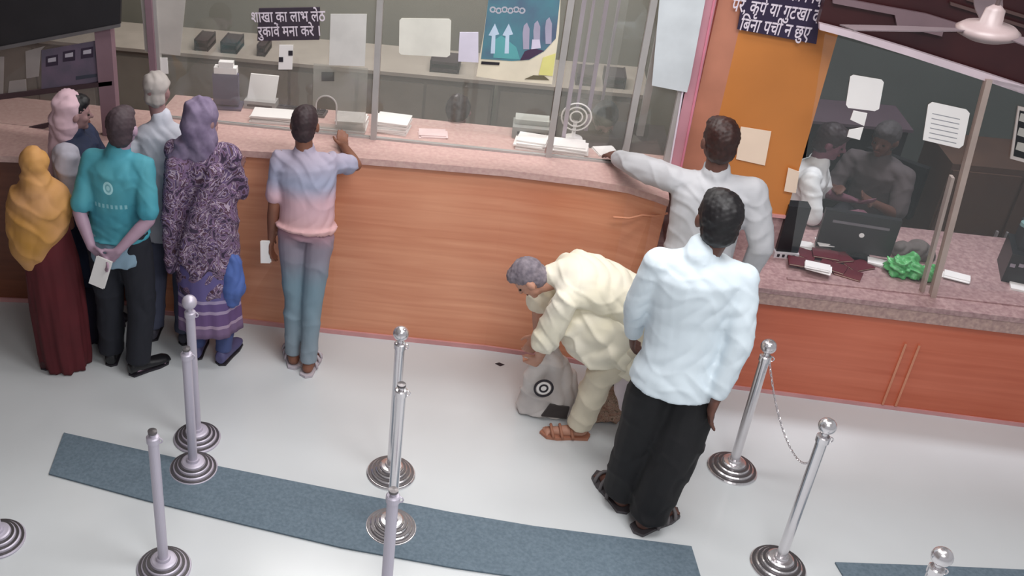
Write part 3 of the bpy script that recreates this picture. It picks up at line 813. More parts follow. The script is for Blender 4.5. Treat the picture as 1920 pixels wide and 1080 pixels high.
def joints(H, over=None):
    s = H/1.70
    J = dict(pel=V(0, 0, .92), mid=V(0, .01, 1.15), neck=V(0, -.01, 1.42), head=V(0, .018, 1.568),
             shL=V(-.175, 0, 1.37), shR=V(.175, 0, 1.37), elL=V(-.235, -.03, 1.09), elR=V(.235, -.03, 1.09), wrL=V(-.25, .05, .86), wrR=V(.25, .05, .86),
             hiL=V(-.085, 0, .90), hiR=V(.085, 0, .90), knL=V(-.10, .02, .49), knR=V(.10, .02, .49), anL=V(-.105, -.03, .085), anR=V(.105, -.03, .085),
             toL=V(-.13, .13, .03), toR=V(.13, .13, .03), look=V(0, 1, 0), sL=None, sR=None, curl=.5)
    for k in J:
        if isinstance(J[k], Vector) and k != 'look': J[k] = J[k]*s
    if over:
        for k, v in over.items(): J[k] = V(*v) if isinstance(v, tuple) else v
    J['s'] = s
    J['look'] = J['look'].normalized()
    return J


def spine(J, t):
    P, M, N = J['pel'], J['mid'], J['neck']
    C = M*2-(P+N)/2
    return P*(1-t)**2 + C*2*t*(1-t) + N*t*t


def t_rings(J, tab, infl=0., drop=0., dropr=None, side=None):
    s = J['s']; rings = []
    ha = (J['hiR']-J['hiL']).normalized(); sa = (J['shR']-J['shL']).normalized()
    if drop:
        kd = side if side else (((J['knL']+J['knR'])/2)-J['pel']).normalized()
        f = (-kd).cross(ha).normalized()
        for i, (d, rx, ry) in enumerate(dropr):
            rings.append((J['pel']+kd*d*s, ha*rx*s, f*ry*s))
    for t, rx, ry in tab:
        c = spine(J, t); d = (spine(J, t+.02)-spine(J, t-.02)).normalized()
        a = ha.lerp(sa, min(1, max(0, t))); a = (a-d*a.dot(d)).normalized(); b = d.cross(a)
        rings.append((c, a*(rx*s+infl), b*(ry*s+infl)))
    return rings


TAB = [(-.08, .14, .105), (.05, .155, .112), (.3, .135, .10), (.6, .155, .108), (.82, .160, .10), (.93, .12, .08), (1.0, .065, .062)]
SHIRT = [(0, .168, .125), (.2, .165, .125), (.45, .165, .125), (.7, .178, .128), (.86, .185, .122), (.95, .13, .092), (1.0, .075, .072)]


def hand(bm, w, d, s, side, curl=.5):
    """palm with four fingers and a thumb; d along the forearm, side points to the thumb"""
    d = d.normalized(); side = (side-d*side.dot(d)).normalized(); n = d.cross(side)
    k = w+d*.085*s
    eloft(bm, [(w-d*.01*s, side*.026*s, n*.019*s), (w+d*.03*s, side*.037*s, n*.017*s), (k, side*.040*s, n*.013*s)], 14)
    for i, (o, L_) in enumerate(((.031, .070), (.0105, .080), (-.0105, .073), (-.031, .056))):
        p0 = k + side*o*s - d*.012*s; L_ *= s
        a1 = curl*.6; a2 = curl*1.5
        p1 = p0 + (d*math.cos(a1)+n*math.sin(a1))*(L_*.55+.012*s); p2 = p1 + (d*math.cos(a2)+n*math.sin(a2))*L_*.5
        limb(bm, [p0, p1, p2], [.0095*s, .0088*s, .0075*s], 8)
    b0 = w + d*.018*s + side*.026*s; b1 = b0 + (d*.6+side*.75+n*.2).normalized()*.038*s; b2 = b1 + (d*.9+side*.3+n*.25).normalized()*.032*s
    limb(bm, [b0, b1, b2], [.013*s, .0105*s, .0085*s], 8)


def look_matrix(J):
    y = J['look']; upv = J.get('hup', V(0, 0, 1)); x = y.cross(upv).normalized(); z = x.cross(y)
    return Matrix((x, y, z)).transposed()


def body(J, sk, parent, voxel=.0075, feet=True, legs=True, arms=True):
    s = J['s']; bm = bmesh.new()
    eloft(bm, t_rings(J, TAB))
    LM = look_matrix(J); hc = J['head']; H_ = lambda x, y, z: hc + LM @ V(x*s, y*s, z*s)
    limb(bm, [J['neck']-(J['neck']-J['mid']).normalized()*.03*s, H_(0, -.02, -.07)], [.056*s, .05*s])
    ball(bm, H_(0, -.012, .018), .074*s, .094*s, .098*s, LM)
    ball(bm, H_(0, .022, -.035), .056*s, .062*s, .072*s, LM)
    ball(bm, H_(0, .058, -.085), .028*s, .024*s, .020*s, LM)
    ball(bm, H_(0, .060, .022), .045*s, .022*s, .016*s, LM)     # brow
    limb(bm, [H_(0, .078, .012), H_(0, .098, -.022)], [.009*s, .0135*s], 8)
    for q in (-1, 1):
        ball(bm, H_(q*.040, .050, -.022), .022*s, .02*s, .022*s, LM)
        ball(bm, H_(q*.077, -.008, -.008), .011*s, .020*s, .030*s, LM)
    for sd in 'LR':
        if arms:
            sh, el, wr = J['sh'+sd], J['el'+sd], J['wr'+sd]
            limb(bm, [sh, sh.lerp(el, .4), el, el.lerp(wr, .3), wr], [.056*s, .048*s, .037*s, .038*s, .025*s])
            limb(bm, [spine(J, .86), sh], [.07*s, .054*s])
            hs = J['s'+sd] or V(0, 1, .0)
            hand(bm, wr, J.get('hd'+sd) or (wr-el), s, hs, J['curl'])
        if legs:
            hi, kn, an, to = J['hi'+sd], J['kn'+sd], J['an'+sd], J['to'+sd]
            limb(bm, [hi, hi.lerp(kn, .45), kn, kn.lerp(an, .3), an], [.085*s, .072*s, .052*s, .052*s, .034*s])
            if feet:
                an2 = V(an.x, an.y, .045*s)
                fd = V(to.x-an.x, to.y-an.y, 0).normalized()
                limb(bm, [an, an2-fd*.02*s, an2+fd*.08*s-V(0, 0, .012*s), V(to.x, to.y, .022*s)], [.034*s, .036*s, .032*s, .022*s])
                px = V(fd.y, -fd.x, 0)
                for i in range(5): ball(bm, V(to.x, to.y, .018*s)+fd*(.022-.005*abs(i-1))*s+px*(i-2)*.015*s*(1 if sd == 'R' else -1), .0105*s)
    o = fuse('body', bm, sk, parent, voxel, 3)
    for q in (-1, 1):
        e = ball(bmesh.new(), H_(q*.031, .073, .000), .0105*s, .008*s, .007*s, LM, 1); obj('eye', e, M_eye, parent, smooth=True)
    obj('lips', ball(bmesh.new(), H_(0, .080, -.055), .020*s, .010*s, .0065*s, LM, 2), M_lip, parent, smooth=True)
    return o


def hair(J, m, parent, fullness=1., name='hair', low=-.03):
    s = J['s']; LM = look_matrix(J); hc = J['head']; H_ = lambda x, y, z: hc + LM @ V(x*s, y*s, z*s)
    bm = bmesh.new(); f = fullness
    ball(bm, H_(0, -.022, .032), .083*s*f, .096*s*f, .098*s*f, LM)
    ball(bm, H_(0, -.040, low), .072*s*f, .068*s*f, .070*s*f, LM)
    ball(bm, H_(0, .030, .075), .062*s, .055*s, .042*s, LM)
    return fuse(name, bm, m, parent, .008, 3, nz=.003)


def shirt(J, m, parent, name='shirt', sl=.02, hem=.16, sleeve=1., wr=.012, seed=1, infl=.0, flare=.0, voxel=.009, hemdir=None, collar=True, slr=None):
    s = J['s']; bm = bmesh.new()
    dr = [(hem, .190+flare, .148+flare), (hem*.5, .186+flare*.5, .142+flare*.5)]
    eloft(bm, t_rings(J, SHIRT, infl, 1, dr, hemdir))
    for sd in 'LR':
        sh, el, wrr = J['sh'+sd], J['el'+sd], J['wr'+sd]
        inner = spine(J, .88)
        limb(bm, [inner, sh], [.080*s, .060*s+infl*.5])
        if sleeve >= 1:
            e = el.lerp(wrr, .90)
            limb(bm, [sh, sh.lerp(el, .5), el, e], [(.056+sl*.35)*s, (.045+sl*.8)*s, (.037+sl*.8)*s, (.029+sl*.6)*s])
        else:
            e = sh.lerp(el, sleeve); limb(bm, [sh, e], [(.056+sl*.35)*s, (.046+sl*.9)*s])
    if collar:
        n = J['neck']; d = (J['head']-n).normalized()
        limb(bm, [n-d*.01*s, n+d*.032*s], [.074*s, .066*s])
    return fuse(name, bm, m, parent, voxel, 3, wr=wr*.8*s, wk=27, seed=seed)


def trousers(J, m, parent, name='trousers', r=(.093, .088, .080, .078), wr=.012, seed=2, voxel=.009, length=.96):
    s = J['s']; bm = bmesh.new()
    eloft(bm, t_rings(J, [(-.14, .14, .11), (0, .158, .116), (.16, .150, .108), (.2, .14, .10)]))
    for sd in 'LR':
        hi, kn, an = J['hi'+sd], J['kn'+sd], J['an'+sd]
        e = kn.lerp(an, length)
        limb(bm, [hi, hi.lerp(kn, .5), kn, kn.lerp(e, .95)], [x*s for x in r])
        d = (e-kn).normalized(); px = d.orthogonal().normalized(); py = d.cross(px)
        eloft(bm, [(e-d*.10*s, px*r[3]*s, py*r[3]*s), (e+d*.02*s, px*r[3]*s*1.02, py*r[3]*s*1.02)], 16)
    return fuse(name, bm, m, parent, voxel, 4, wr=wr*s, wk=16, seed=seed, floor=.012)


def skirt(J, rings, m, parent, name='skirt', folds=11, depth=.018, n=72, seed=0, cap=True, bottom=.012):
    """lofted cloth with running folds; rings of (z, cx, cy, rx, ry)"""
    s = J['s']; bm = bmesh.new(); rows = []
    rr = []
    for a, b in zip(rings, rings[1:]):
        for k in range(6): rr.append([a[j]+(b[j]-a[j])*k/6 for j in range(5)])
    rr.append(list(rings[-1])); L_ = len(rr)
    for i, (z, cx, cy, rx, ry) in enumerate(rr):
        g = (i/(L_-1)); row = []
        for k in range(n):
            a = 2*PI*k/n
            f = depth*g*(math.sin(folds*a+seed+1.5*math.sin(z*5+seed)) + .5*math.sin((folds*2+3)*a+z*4+seed*2))
            row.append(bm.verts.new(V(cx*s+(rx*s+f)*math.cos(a), cy*s+(ry*s+f)*math.sin(a), z*s)))
        rows.append(row)
    for a, b in zip(rows, rows[1:]):
        for k in range(n): bm.faces.new([a[k], a[(k+1) % n], b[(k+1) % n], b[k]])
    if cap: bm.faces.new(rows[0][::-1]); bm.faces.new(rows[-1])
    return obj(name, bm, m, parent, smooth=True)


def shoe(J, sd, m, parent, sandal=False, sm=None):
    s = J['s']; an, to = J['an'+sd], J['to'+sd]
    fd = V(to.x-an.x, to.y-an.y, 0).normalized(); px = V(fd.y, -fd.x, 0); c = V(an.x, an.y, 0)
    if not sandal:
        bm = bmesh.new()
        tab = [(-.065, .028, .030, .04), (-.05, .036, .042, .05), (0, .038, .045, .05), (.06, .040, .034, .038), (.12, .046, .028, .032), (.17, .044, .024, .028), (.205, .030, .016, .020)]
        eloft(bm, [(c+fd*y*s+V(0, 0, zc*s+.004), px*wx*s, V(0, 0, hz*s)) for y, wx, hz, zc in tab], 20)
        o = fuse('shoe', bm, m, parent, .007, 2, floor=.006); 
        obj('sole', prism([c+fd*y*s+px*wx*s+V(0, 0, .001) for y, wx in ((-.068, 0), (-.05, .036), (.05, .04), (.12, .048), (.18, .04), (.208, 0), (.18, -.04), (.12, -.048), (.05, -.04), (-.05, -.036))], (0, 0, .012)), M_ink, o)
        return o
    o = obj('sandal', prism([c+fd*y*s+px*wx*s+V(0, 0, .001) for y, wx in ((-.075, 0), (-.055, .040), (.05, .044), (.12, .054), (.18, .046), (.215, 0), (.18, -.046), (.12, -.054), (.05, -.044), (-.055, -.040))], (0, 0, .016)), m, parent, bevel=.003)
    for y0 in (.03, .09, .14):
        bm = bmesh.new()
        pts = [c+fd*(y0+.015*math.sin(a))*s - px*.048*s*math.cos(a) + V(0, 0, .012+.062*s*math.sin(a)*(1-.25*y0/.14)) for a in np.linspace(0, PI, 9)]
        tube(bm, pts, .009*s, 6); obj('strap', bm, sm or m, o, smooth=True)
    return o


def pattern_mat(name, cols, scale=16., rough=.75):
    m = bpy.data.materials.new(name); m.use_nodes = True; nt = m.node_tree; N = nt.nodes.new
    b = nt.nodes['Principled BSDF']; b.inputs['Roughness'].default_value = rough
    tc = N('ShaderNodeTexCoord'); nz = N('ShaderNodeTexNoise'); nz.inputs['Scale'].default_value = scale; nz.inputs['Detail'].default_value = 2; nz.inputs['Distortion'].default_value = 3.2
    rp = N('ShaderNodeValToRGB'); rp.color_ramp.interpolation = 'CONSTANT'
    nt.links.new(tc.outputs['Object'], nz.inputs['Vector']); nt.links.new(nz.outputs['Fac'], rp.inputs[0])
    e = rp.color_ramp.elements
    ps = [.0, .38, .455, .50, .545, .60, .66]
    for i, c in enumerate(cols[:7]):
        if i == 0: e[0].position = 0; e[0].color = (*lin(c), 1)
        elif i == 1: e[1].position = ps[1]; e[1].color = (*lin(c), 1)
        else:
            x = e.new(ps[i]); x.color = (*lin(c), 1)
    nt.links.new(rp.outputs[0], b.inputs['Base Color'])
    _M[name] = m
    return m


def bands_mat(name, stops, axis='Z', rough=.75, interp='EASE', lo=0., hi=1.8):
    """garment dyed in horizontal zones, in object space"""
    m = bpy.data.materials.new(name); m.use_nodes = True; nt = m.node_tree; N = nt.nodes.new
    b = nt.nodes['Principled BSDF']; b.inputs['Roughness'].default_value = rough
    tc = N('ShaderNodeTexCoord'); sp = N('ShaderNodeSeparateXYZ'); mr = N('ShaderNodeMapRange'); rp = N('ShaderNodeValToRGB')
    mr.inputs['From Min'].default_value = lo; mr.inputs['From Max'].default_value = hi
    nt.links.new(tc.outputs['Object'], sp.inputs[0]); nt.links.new(sp.outputs[axis], mr.inputs[0]); nt.links.new(mr.outputs[0], rp.inputs[0])
    rp.color_ramp.interpolation = interp; e = rp.color_ramp.elements
    for i, (p_, c) in enumerate(stops):
        p_ = (p_-lo)/(hi-lo)
        x = e[i] if i < 2 else e.new(p_)
        x.position = p_; x.color = (*lin(c), 1)
    nt.links.new(rp.outputs[0], b.inputs['Base Color'])
    _M[name] = m
    return m


def paper_in_hand(parent_label, c, w_, h_, rx, rz, label, ry=0.):
    t = thing('paper', label, 'paper', c, rz)
    Mr = Matrix.Rotation(rx, 4, 'X') @ Matrix.Rotation(ry, 4, 'Y')
    obj('sheet', box(-w_/2, w_/2, -.001, .001, -h_, 0, Mr), M_paper, t)
    obj('sheet', box(-w_/2+.006, w_/2+.006, .0012, .0026, -h_+.006, .004, Mr), M_paper, t)
    return t


# --- tall man in pale cyan shirt (front, centre right)
q = V(.88, 3.90, 0)
p3 = thing('person', 'person with black hair, pale cyan shirt and black trousers, seen from behind', 'person', q)
J3 = joints(1.84, dict(anL=(-.08, .09, .09), toL=(-.16, .25, .03), anR=(.04, -.05, .09), toR=(.18, .08, .03), knL=(-.055, .06, .53), knR=(.10, -.02, .53), pel=(.03, 0, 1.0), mid=(.02, .01, 1.25), hiL=(-.06, 0, .97), hiR=(.12, 0, .97),
                       wrR=(.185, -.12, .90), elR=(.225, -.09, 1.18), elL=(-.205, .04, 1.22), wrL=(-.17, .17, .98), shL=(-.155, .0, 1.475), shR=(.185, -.02, 1.46), head=(.04, .02, 1.70), look=(-.12, 1, -.1)))
body(J3, SKd, p3, .0065)
hair(J3, HAIR, p3, 1.02)
shirt(J3, mat('cyan_shirt', (216, 228, 236), .7, var=.03), p3, hem=.13, wr=.008, seed=3, sl=.020, flare=.004)
trousers(J3, mat('black_trousers', (17, 16, 20), .75), p3, r=(.088, .108, .108, .086), seed=4)
for sd in 'LR': shoe(J3, sd, mat('grey_sandal', (74, 70, 74), .5), p3, sandal=True, sm=mat('sandal_strap', (104, 100, 102), .5))

# --- man reaching over the counter
p2 = thing('person', 'person with dark brown hair in light grey shirt reaching an arm onto the counter', 'person', (1.07, 4.80, 0))
J2 = joints(1.78, dict(shL=(-.18, .05, 1.42), elL=(-.36, .29, 1.37), wrL=(-.42, .55, 1.285), hdL=V(-.25, .7, -.12), sL=V(1, .6, .2),
                       elR=(.28, -.06, 1.16), wrR=(.27, .02, .92), neck=(-.0, .02, 1.475), head=(-.02, .04, 1.655), look=(-.25, 1, -.1), curl=.5))
body(J2, SKd, p2, .0065)
hair(J2, HAIRb, p2, 1.0)
shirt(J2, mat('light_grey_shirt', (190, 190, 194), .75, var=.04), p2, hem=.2, wr=.010, seed=8, sl=.03, flare=.015)
trousers(J2, mat('charcoal_trousers', (44, 44, 52), .8), p2, seed=5)
for sd in 'LR': shoe(J2, sd, M_black, p2)
bm = bmesh.new(); tube(bm, [V(.10, -.15, 1.40), V(.17, -.165, 1.2), V(.16, -.175, 1.05)], [.02, .03, .02], 8)

# --- boy in jeans leaning on the counter
p6 = thing('person', 'person in pinkish grey shirt and faded blue jeans leaning on the counter', 'person', (-1.01, 4.74, 0))
J6 = joints(1.60, dict(pel=(0, .09, .90), mid=(0, .12, 1.08), neck=(-.03, .17, 1.32), head=(-.035, .20, 1.475), shL=(-.16, .16, 1.28), shR=(.095, .18, 1.28),
                       hiL=(-.08, .09, .86), hiR=(.08, .09, .86), knL=(-.06, .06, .45), knR=(.055, .03, .45), anL=(-.055, .03, .08), anR=(.05, -.03, .08), toL=(-.11, .18, .03), toR=(.06, .13, .03),
                       elL=(-.18, .08, 1.02), wrL=(-.20, .10, .80), elR=(.235, .30, 1.22), wrR=(.13, .50, 1.235), hdR=V(-.3, 1, -.05), sR=V(-1, 0, .3), look=(0, 1, -.2)))
body(J6, SK, p6, .007)
hair(J6, mat('brown_black_hair', (50, 34, 38), .6, var=.2, scale=50), p6, .98)
shirt(J6, bands_mat('pink_grey_shirt', [(0.85, (216, 170, 166)), (1.08, (204, 168, 178)), (1.2, (156, 160, 184)), (1.35, (170, 160, 178))]), p6, hem=-.04, wr=.014, seed=11, sl=.018, sleeve=.75, voxel=.0085, infl=.0)
trousers(J6, bands_mat('faded_jeans', [(0., (134, 146, 156)), (.55, (118, 142, 156)), (.8, (140, 132, 146)), (.95, (176, 130, 142))]), p6, r=(.092, .078, .064, .054), seed=6, voxel=.0085, wr=.009)
for sd in 'LR': shoe(J6, sd, mat('pale_slipper', (186, 178, 186), .6), p6, sandal=True, sm=mat('pale_slipper', (186, 178, 186)))
paper_in_hand('', (-1.24, 4.81, .80), .055, .15, .05, .2, 'folded white paper hanging from the left hand of the leaning boy')

# --- turquoise t-shirt man, hands behind the back
def tee_mat():
    m = bpy.data.materials.new('turquoise_tee'); m.use_nodes = True; nt = m.node_tree; N = nt.nodes.new; L = nt.links.new
    b = nt.nodes['Principled BSDF']; b.inputs['Roughness'].default_value = .75
    tc = N('ShaderNodeTexCoord'); nz = N('ShaderNodeTexNoise'); nz.inputs['Scale'].default_value = 4
    L(tc.outputs['Object'], nz.inputs['Vector'])
    rp = N('ShaderNodeValToRGB'); rp.color_ramp.elements[0].position = .3; rp.color_ramp.elements[1].position = .7
    rp.color_ramp.elements[0].color = (*lin((58, 142, 162)), 1); rp.color_ramp.elements[1].color = (*lin((84, 160, 172)), 1)
    L(nz.outputs['Fac'], rp.inputs[0])
    sp = N('ShaderNodeSeparateXYZ'); L(tc.outputs['Object'], sp.inputs[0])

    def mt(op, a, b_=None):
        n = N('ShaderNodeMath'); n.operation = op
        for i, v in enumerate((a, b_)):
            if v is None: continue
            if isinstance(v, (int, float)): n.inputs[i].default_value = v
            else: L(v, n.inputs[i])
        return n.outputs[0]
    dx = mt('ADD', sp.outputs['X'], -.02); dz = mt('SUBTRACT', sp.outputs['Z'], 1.24)
    d = mt('SQRT', mt('ADD', mt('MULTIPLY', dx, dx), mt('MULTIPLY', mt('MULTIPLY', dz, dz), .55)))
    disc = mt('LESS_THAN', d, .028); hole = mt('LESS_THAN', mt('ABSOLUTE', mt('SUBTRACT', d, .014)), .004)
    logo = mt('SUBTRACT', disc, mt('MULTIPLY', hole, .6))
    bar = mt('MULTIPLY', mt('LESS_THAN', mt('ABSOLUTE', dx), .09), mt('LESS_THAN', mt('ABSOLUTE', mt('SUBTRACT', sp.outputs['Z'], 1.13)), .012))
    wv = mt('GREATER_THAN', mt('SINE', mt('MULTIPLY', sp.outputs['X'], 260.)), -.1)
    bar = mt('MULTIPLY', mt('MULTIPLY', bar, wv), .5)
    fac = mt('MAXIMUM', logo, bar)
    back = mt('LESS_THAN', sp.outputs['Y'], 0.)
    fac = mt('MULTIPLY', fac, back)
    mx = N('ShaderNodeMix'); mx.data_type = 'RGBA'; L(fac, mx.inputs['Factor']); L(rp.outputs[0], mx.inputs['A']); mx.inputs['B'].default_value = (*lin((176, 226, 232)), 1)
    L(mx.outputs['Result'], b.inputs['Base Color'])
    return m


p1 = thing('person', 'person in turquoise printed t-shirt with hands clasped behind back', 'person', (-2.0, 4.54, 0))
J1 = joints(1.66, dict(elL=(-.165, -.10, 1.07), elR=(.225, -.10, 1.07), wrL=(-.07, -.20, .92), wrR=(.08, -.205, .92), hdL=V(.6, -.1, -.5), hdR=V(-.6, -.05, -.6), sL=V(0, -.3, 1), sR=V(0, -.3, 1),
                       anL=(-.12, .02, .085), toL=(-.15, .17, .03), anR=(.07, -.05, .085), toR=(.17, .06, .03), look=(.1, 1, 0), shL=(-.105, 0, 1.34), shR=(.18, 0, 1.33), neck=(.04, 0, 1.385), head=(.07, .03, 1.525), mid=(.02, .01, 1.12)))
body(J1, skin('lilac', (166, 138, 156)), p1, .007)
hair(J1, mat('soft_dark_hair', (66, 52, 58), .7), p1, .98)
shirt(J1, tee_mat(), p1, 'tee_shirt', hem=-.02, sleeve=.85, wr=.007, seed=13, sl=.016, infl=.004)
sb = bmesh.new(); eloft(sb, t_rings(J1, [(0, .172, .128), (.18, .165, .122)], 0, 1, [(.15, .178, .138), (.08, .176, .134)]))
fuse('under_shirt', sb, mat('pale_blue_shirt', (132, 158, 176), .75), p1, .009, 3, wr=.008, seed=2)
trousers(J1, mat('dark_slate_trousers', (26, 28, 38), .8), p1, r=(.106, .098, .086, .076), seed=9)
for sd in 'LR': shoe(J1, sd, M_black, p1)
paper_in_hand('', (-1.985, 4.295, .885), .085, .20, .06, 0, 'white paper held behind the back by the turquoise t-shirt man', -.35 * -1)

# --- white shirt man beside him, against the counter
p4 = thing('person', 'person in white shirt and pale cap leaning at the counter behind the turquoise shirt', 'person', (-1.86, 4.90, 0))
J4 = joints(1.54, dict(neck=(-.0, .06, 1.40), head=(-.03, .10, 1.565), mid=(0, .03, 1.14), elL=(-.24, .16, 1.17), elR=(.25, .12, 1.14), wrL=(-.16, .31, 1.235), wrR=(.20, .31, 1.235), hdL=V(.2, 1, 0), hdR=V(-.2, 1, 0), sL=V(1, 0, 0), sR=V(-1, 0, 0),
                       toL=(-.13, .10, .03), toR=(.13, .10, .03), anL=(-.105, -.05, .085), anR=(.105, -.05, .085), look=(.15, 1, -.1)))
body(J4, SKm, p4, .008)
shirt(J4, mat('white_cotton', (204, 206, 218), .8, var=.04), p4, hem=.12, seed=15, sl=.026)
trousers(J4, mat('grey_blue_trousers', (86, 90, 112), .8), p4, seed=16)
for sd in 'LR': shoe(J4, sd, mat('dark_grey_shoe', (70, 68, 80)), p4)
s = J4['s']; bm = bmesh.new(); ball(bm, J4['head']+V(0, -.012, .045), .088*s, .10*s, .085*s); ball(bm, J4['head']+V(0, -.05, -.02), .07*s, .055*s, .07*s)
fuse('cap', bm, mat('pale_cap', (178, 170, 166), .8), p4, .008, 3, wr=.01, wk=40, seed=2)

# --- purple patterned woman
pu = thing('person', 'person in purple patterned shawl and long dress with blue leggings', 'person', (-1.56, 4.74, 0))
J5 = joints(1.66, dict(shL=(-.145, 0, 1.34), shR=(.145, 0, 1.34), elL=(-.20, .07, 1.12), wrL=(-.12, .22, 1.12), elR=(.17, .09, 1.10), wrR=(.12, .22, 1.12), look=(.5, 1, -.1), hdL=V(.2, 1, .2), hdR=V(-.2, 1, .2), sL=V(0, 0, 1), sR=V(0, 0, 1),
                       knL=(-.09, .02, .47), knR=(.09, .02, .47), anL=(-.085, -.01, .08), anR=(.085, -.03, .08), toL=(-.10, .12, .03), toR=(.11, .1, .03)))
body(J5, SKm, pu, .008)
PUR = pattern_mat('purple_print', [(58, 44, 66), (120, 96, 128), (84, 56, 74), (168, 150, 168), (96, 76, 112), (70, 44, 56), (150, 132, 156)], 8)
PUH = mat('head_scarf', (104, 90, 118), .8, c2=(136, 122, 148), scale=14, bump=.3)
s = J5['s']; bm = bmesh.new()
eloft(bm, t_rings(J5, [(0, .19, .155), (.3, .19, .15), (.6, .185, .145), (.85, .17, .12), (.96, .12, .09)], 0, 1, [(.40, .205, .175), (.2, .195, .165)]))
for sd in 'LR': limb(bm, [spine(J5, .88), J5['sh'+sd]], [.088, .076])
for sd in 'LR': limb(bm, [J5['sh'+sd], J5['el'+sd], J5['el'+sd].lerp(J5['wr'+sd], .8)], [.058, .058, .048])
limb(bm, [V(-.12, -.10, 1.30), V(-.16, -.13, 1.0), V(-.19, -.10, .64)], [.06, .055, .03])
limb(bm, [V(.10, -.11, 1.30), V(.0, -.15, 1.05), V(-.10, -.16, .75)], [.05, .05, .03])
fuse('shawl', bm, PUR, pu, .009, 4, wr=.016, wk=20, seed=21)
bm = bmesh.new(); hc = J5['head']; LM = look_matrix(J5)
ball(bm, hc+LM @ V(0, -.02, .03), .098*s, .112*s, .112*s, LM); limb(bm, [hc+LM @ V(0, -.05, -.02), hc+V(0, -.035, -.10), J5['neck']+V(0, -.015, -.02)], [.09*s, .095*s, .085*s])
limb(bm, [J5['neck']+V(-.08, -.02, 0), J5['neck']+V(-.15, -.05, -.12)], [.07, .05])
fuse('head_scarf', bm, PUH, pu, .009, 4, wr=.014, wk=26, seed=22)
skirt(J5, [(.70, 0, 0, .18, .15), (.45, 0, .0, .185, .165), (.24, 0, 0, .19, .17)], bands_mat('striped_hem', [(.2, (120, 96, 130)), (.30, (168, 146, 170)), (.32, (104, 78, 124)), (.38, (104, 78, 124)), (.40, (166, 148, 176)), (.42, (100, 80, 130)), (.47, (160, 146, 178)), (.49, (98, 88, 140)), (.7, (84, 78, 130))], interp='CONSTANT'), pu, 'dress_hem', folds=7, depth=.010)
trousers(J5, mat('blue_leggings', (66, 78, 124), .8), pu, r=(.09, .075, .06, .055), seed=23)
for sd in 'LR': shoe(J5, sd, mat('blue_grey_shoe', (82, 80, 120)), pu)
bm = bmesh.new(); limb(bm, [V(.16, -.05, .72), V(.17, -.07, .56), V(.15, -.06, .46)], [.05, .075, .05])
fuse('blue_cloth', bm, mat('blue_cloth', (78, 104, 170), .7), pu, .009, 3, wr=.015, wk=30, seed=24)

# --- yellow scarf woman with maroon skirt
py_ = thing('person', 'person in yellow shawl over long maroon skirt at the left end', 'person', (-2.40, 4.47, 0), .15)
J7 = joints(1.40, dict(look=(0, 1, -.15), shL=(-.11, 0, 1.12), shR=(.11, 0, 1.12), elL=(-.12, .08, .90), elR=(.12, .08, .90), wrL=(-.05, .16, .88), wrR=(.06, .16, .88)))
body(J7, SK, py_, .009)
s = J7['s']
skirt(J7, [(1.12, 0, 0, .17, .13), (.9, .02, 0, .185, .15), (.5, .03, 0, .19, .17), (.12, .03, 0, .18, .165), (.012, .03, 0, .165, .15)], mat('maroon_skirt', (84, 20, 28), .8, var=.12), py_, 'maroon_skirt', folds=9, depth=.012)
bm = bmesh.new(); hc = J7['head']
ball(bm, hc+V(0, -.02, .03), .100*s, .115*s, .115*s); limb(bm, [hc+V(0, -.03, -.03), J7['neck']+V(0, -.02, .0)], [.092*s, .12*s])
eloft(bm, [(V(-.07, -.06, .70), V(.045, 0, 0), V(0, .05, 0)), (V(-.06, -.04, .80), V(.12, 0, 0), V(0, .11, 0)), (V(-.03, -.02, .92), V(.17, 0, 0), V(0, .15, 0)), (V(0, 0, 1.08), V(.185, 0, 0), V(0, .15, 0)), (V(0, 0, 1.16), V(.15, 0, 0), V(0, .12, 0)), (V(0, 0, 1.24), V(.07, 0, 0), V(0, .07, 0))])
fuse('yellow_shawl', bm, mat('yellow_shawl', (188, 136, 52), .75, c2=(202, 150, 104), scale=3), py_, .009, 5, wr=.014, wk=18, seed=31)
for sd in 'LR': shoe(J7, sd, mat('maroon_shoe', (60, 24, 30)), py_)

# --- pink scarf woman facing right
pp = thing('person', 'person with pale pink head scarf facing right in dark navy dress', 'person', (-2.33, 4.84, 0), -1.5)
J8 = joints(1.58, dict(look=(-.5, 1, -.15), elL=(-.18, .10, 1.02), wrL=(-.05, .22, 1.0), elR=(.20, .02, 1.0), wrR=(.14, .20, .98), sL=V(0, 0, 1), sR=V(0, 0, 1)))
body(J8, SKm, pp, .008)
hair(J8, HAIR, pp, .97)
s = J8['s']; bm = bmesh.new(); hc = J8['head']; LM = look_matrix(J8)
ball(bm, hc+LM @ V(0, -.045, .03), .096*s, .095*s, .108*s, LM); limb(bm, [hc+LM @ V(0, -.06, -.03), J8['neck']+V(0, -.04, -.02)], [.085*s, .10*s])
limb(bm, [J8['neck']+V(0, -.05, 0), V(.10, -.12, 1.0)], [.09, .05])
fuse('pink_scarf', bm, mat('pink_scarf', (206, 174, 184), .8, var=.06), pp, .009, 4, wr=.014, wk=26, seed=41)
shirt(J8, mat('navy_tunic', (36, 44, 70), .8, var=.2, scale=9), pp, 'tunic', hem=.45, sl=.02, seed=42, flare=.03)
skirt(J8, [(.70, 0, 0, .17, .15), (.35, 0, 0, .18, .17), (.02, 0, 0, .18, .17)], mat('navy_skirt', (34, 28, 48), .8), pp, 'long_skirt', folds=8, depth=.012)
bm = bmesh.new(); limb(bm, [J8['shR'], J8['elR'], J8['elR'].lerp(J8['wrR'], .6)], [.078, .078, .058])
fuse('pale_sleeve', bm, mat('grey_white_sleeve', (174, 170, 182), .8), pp, .009, 3, wr=.012, seed=43)
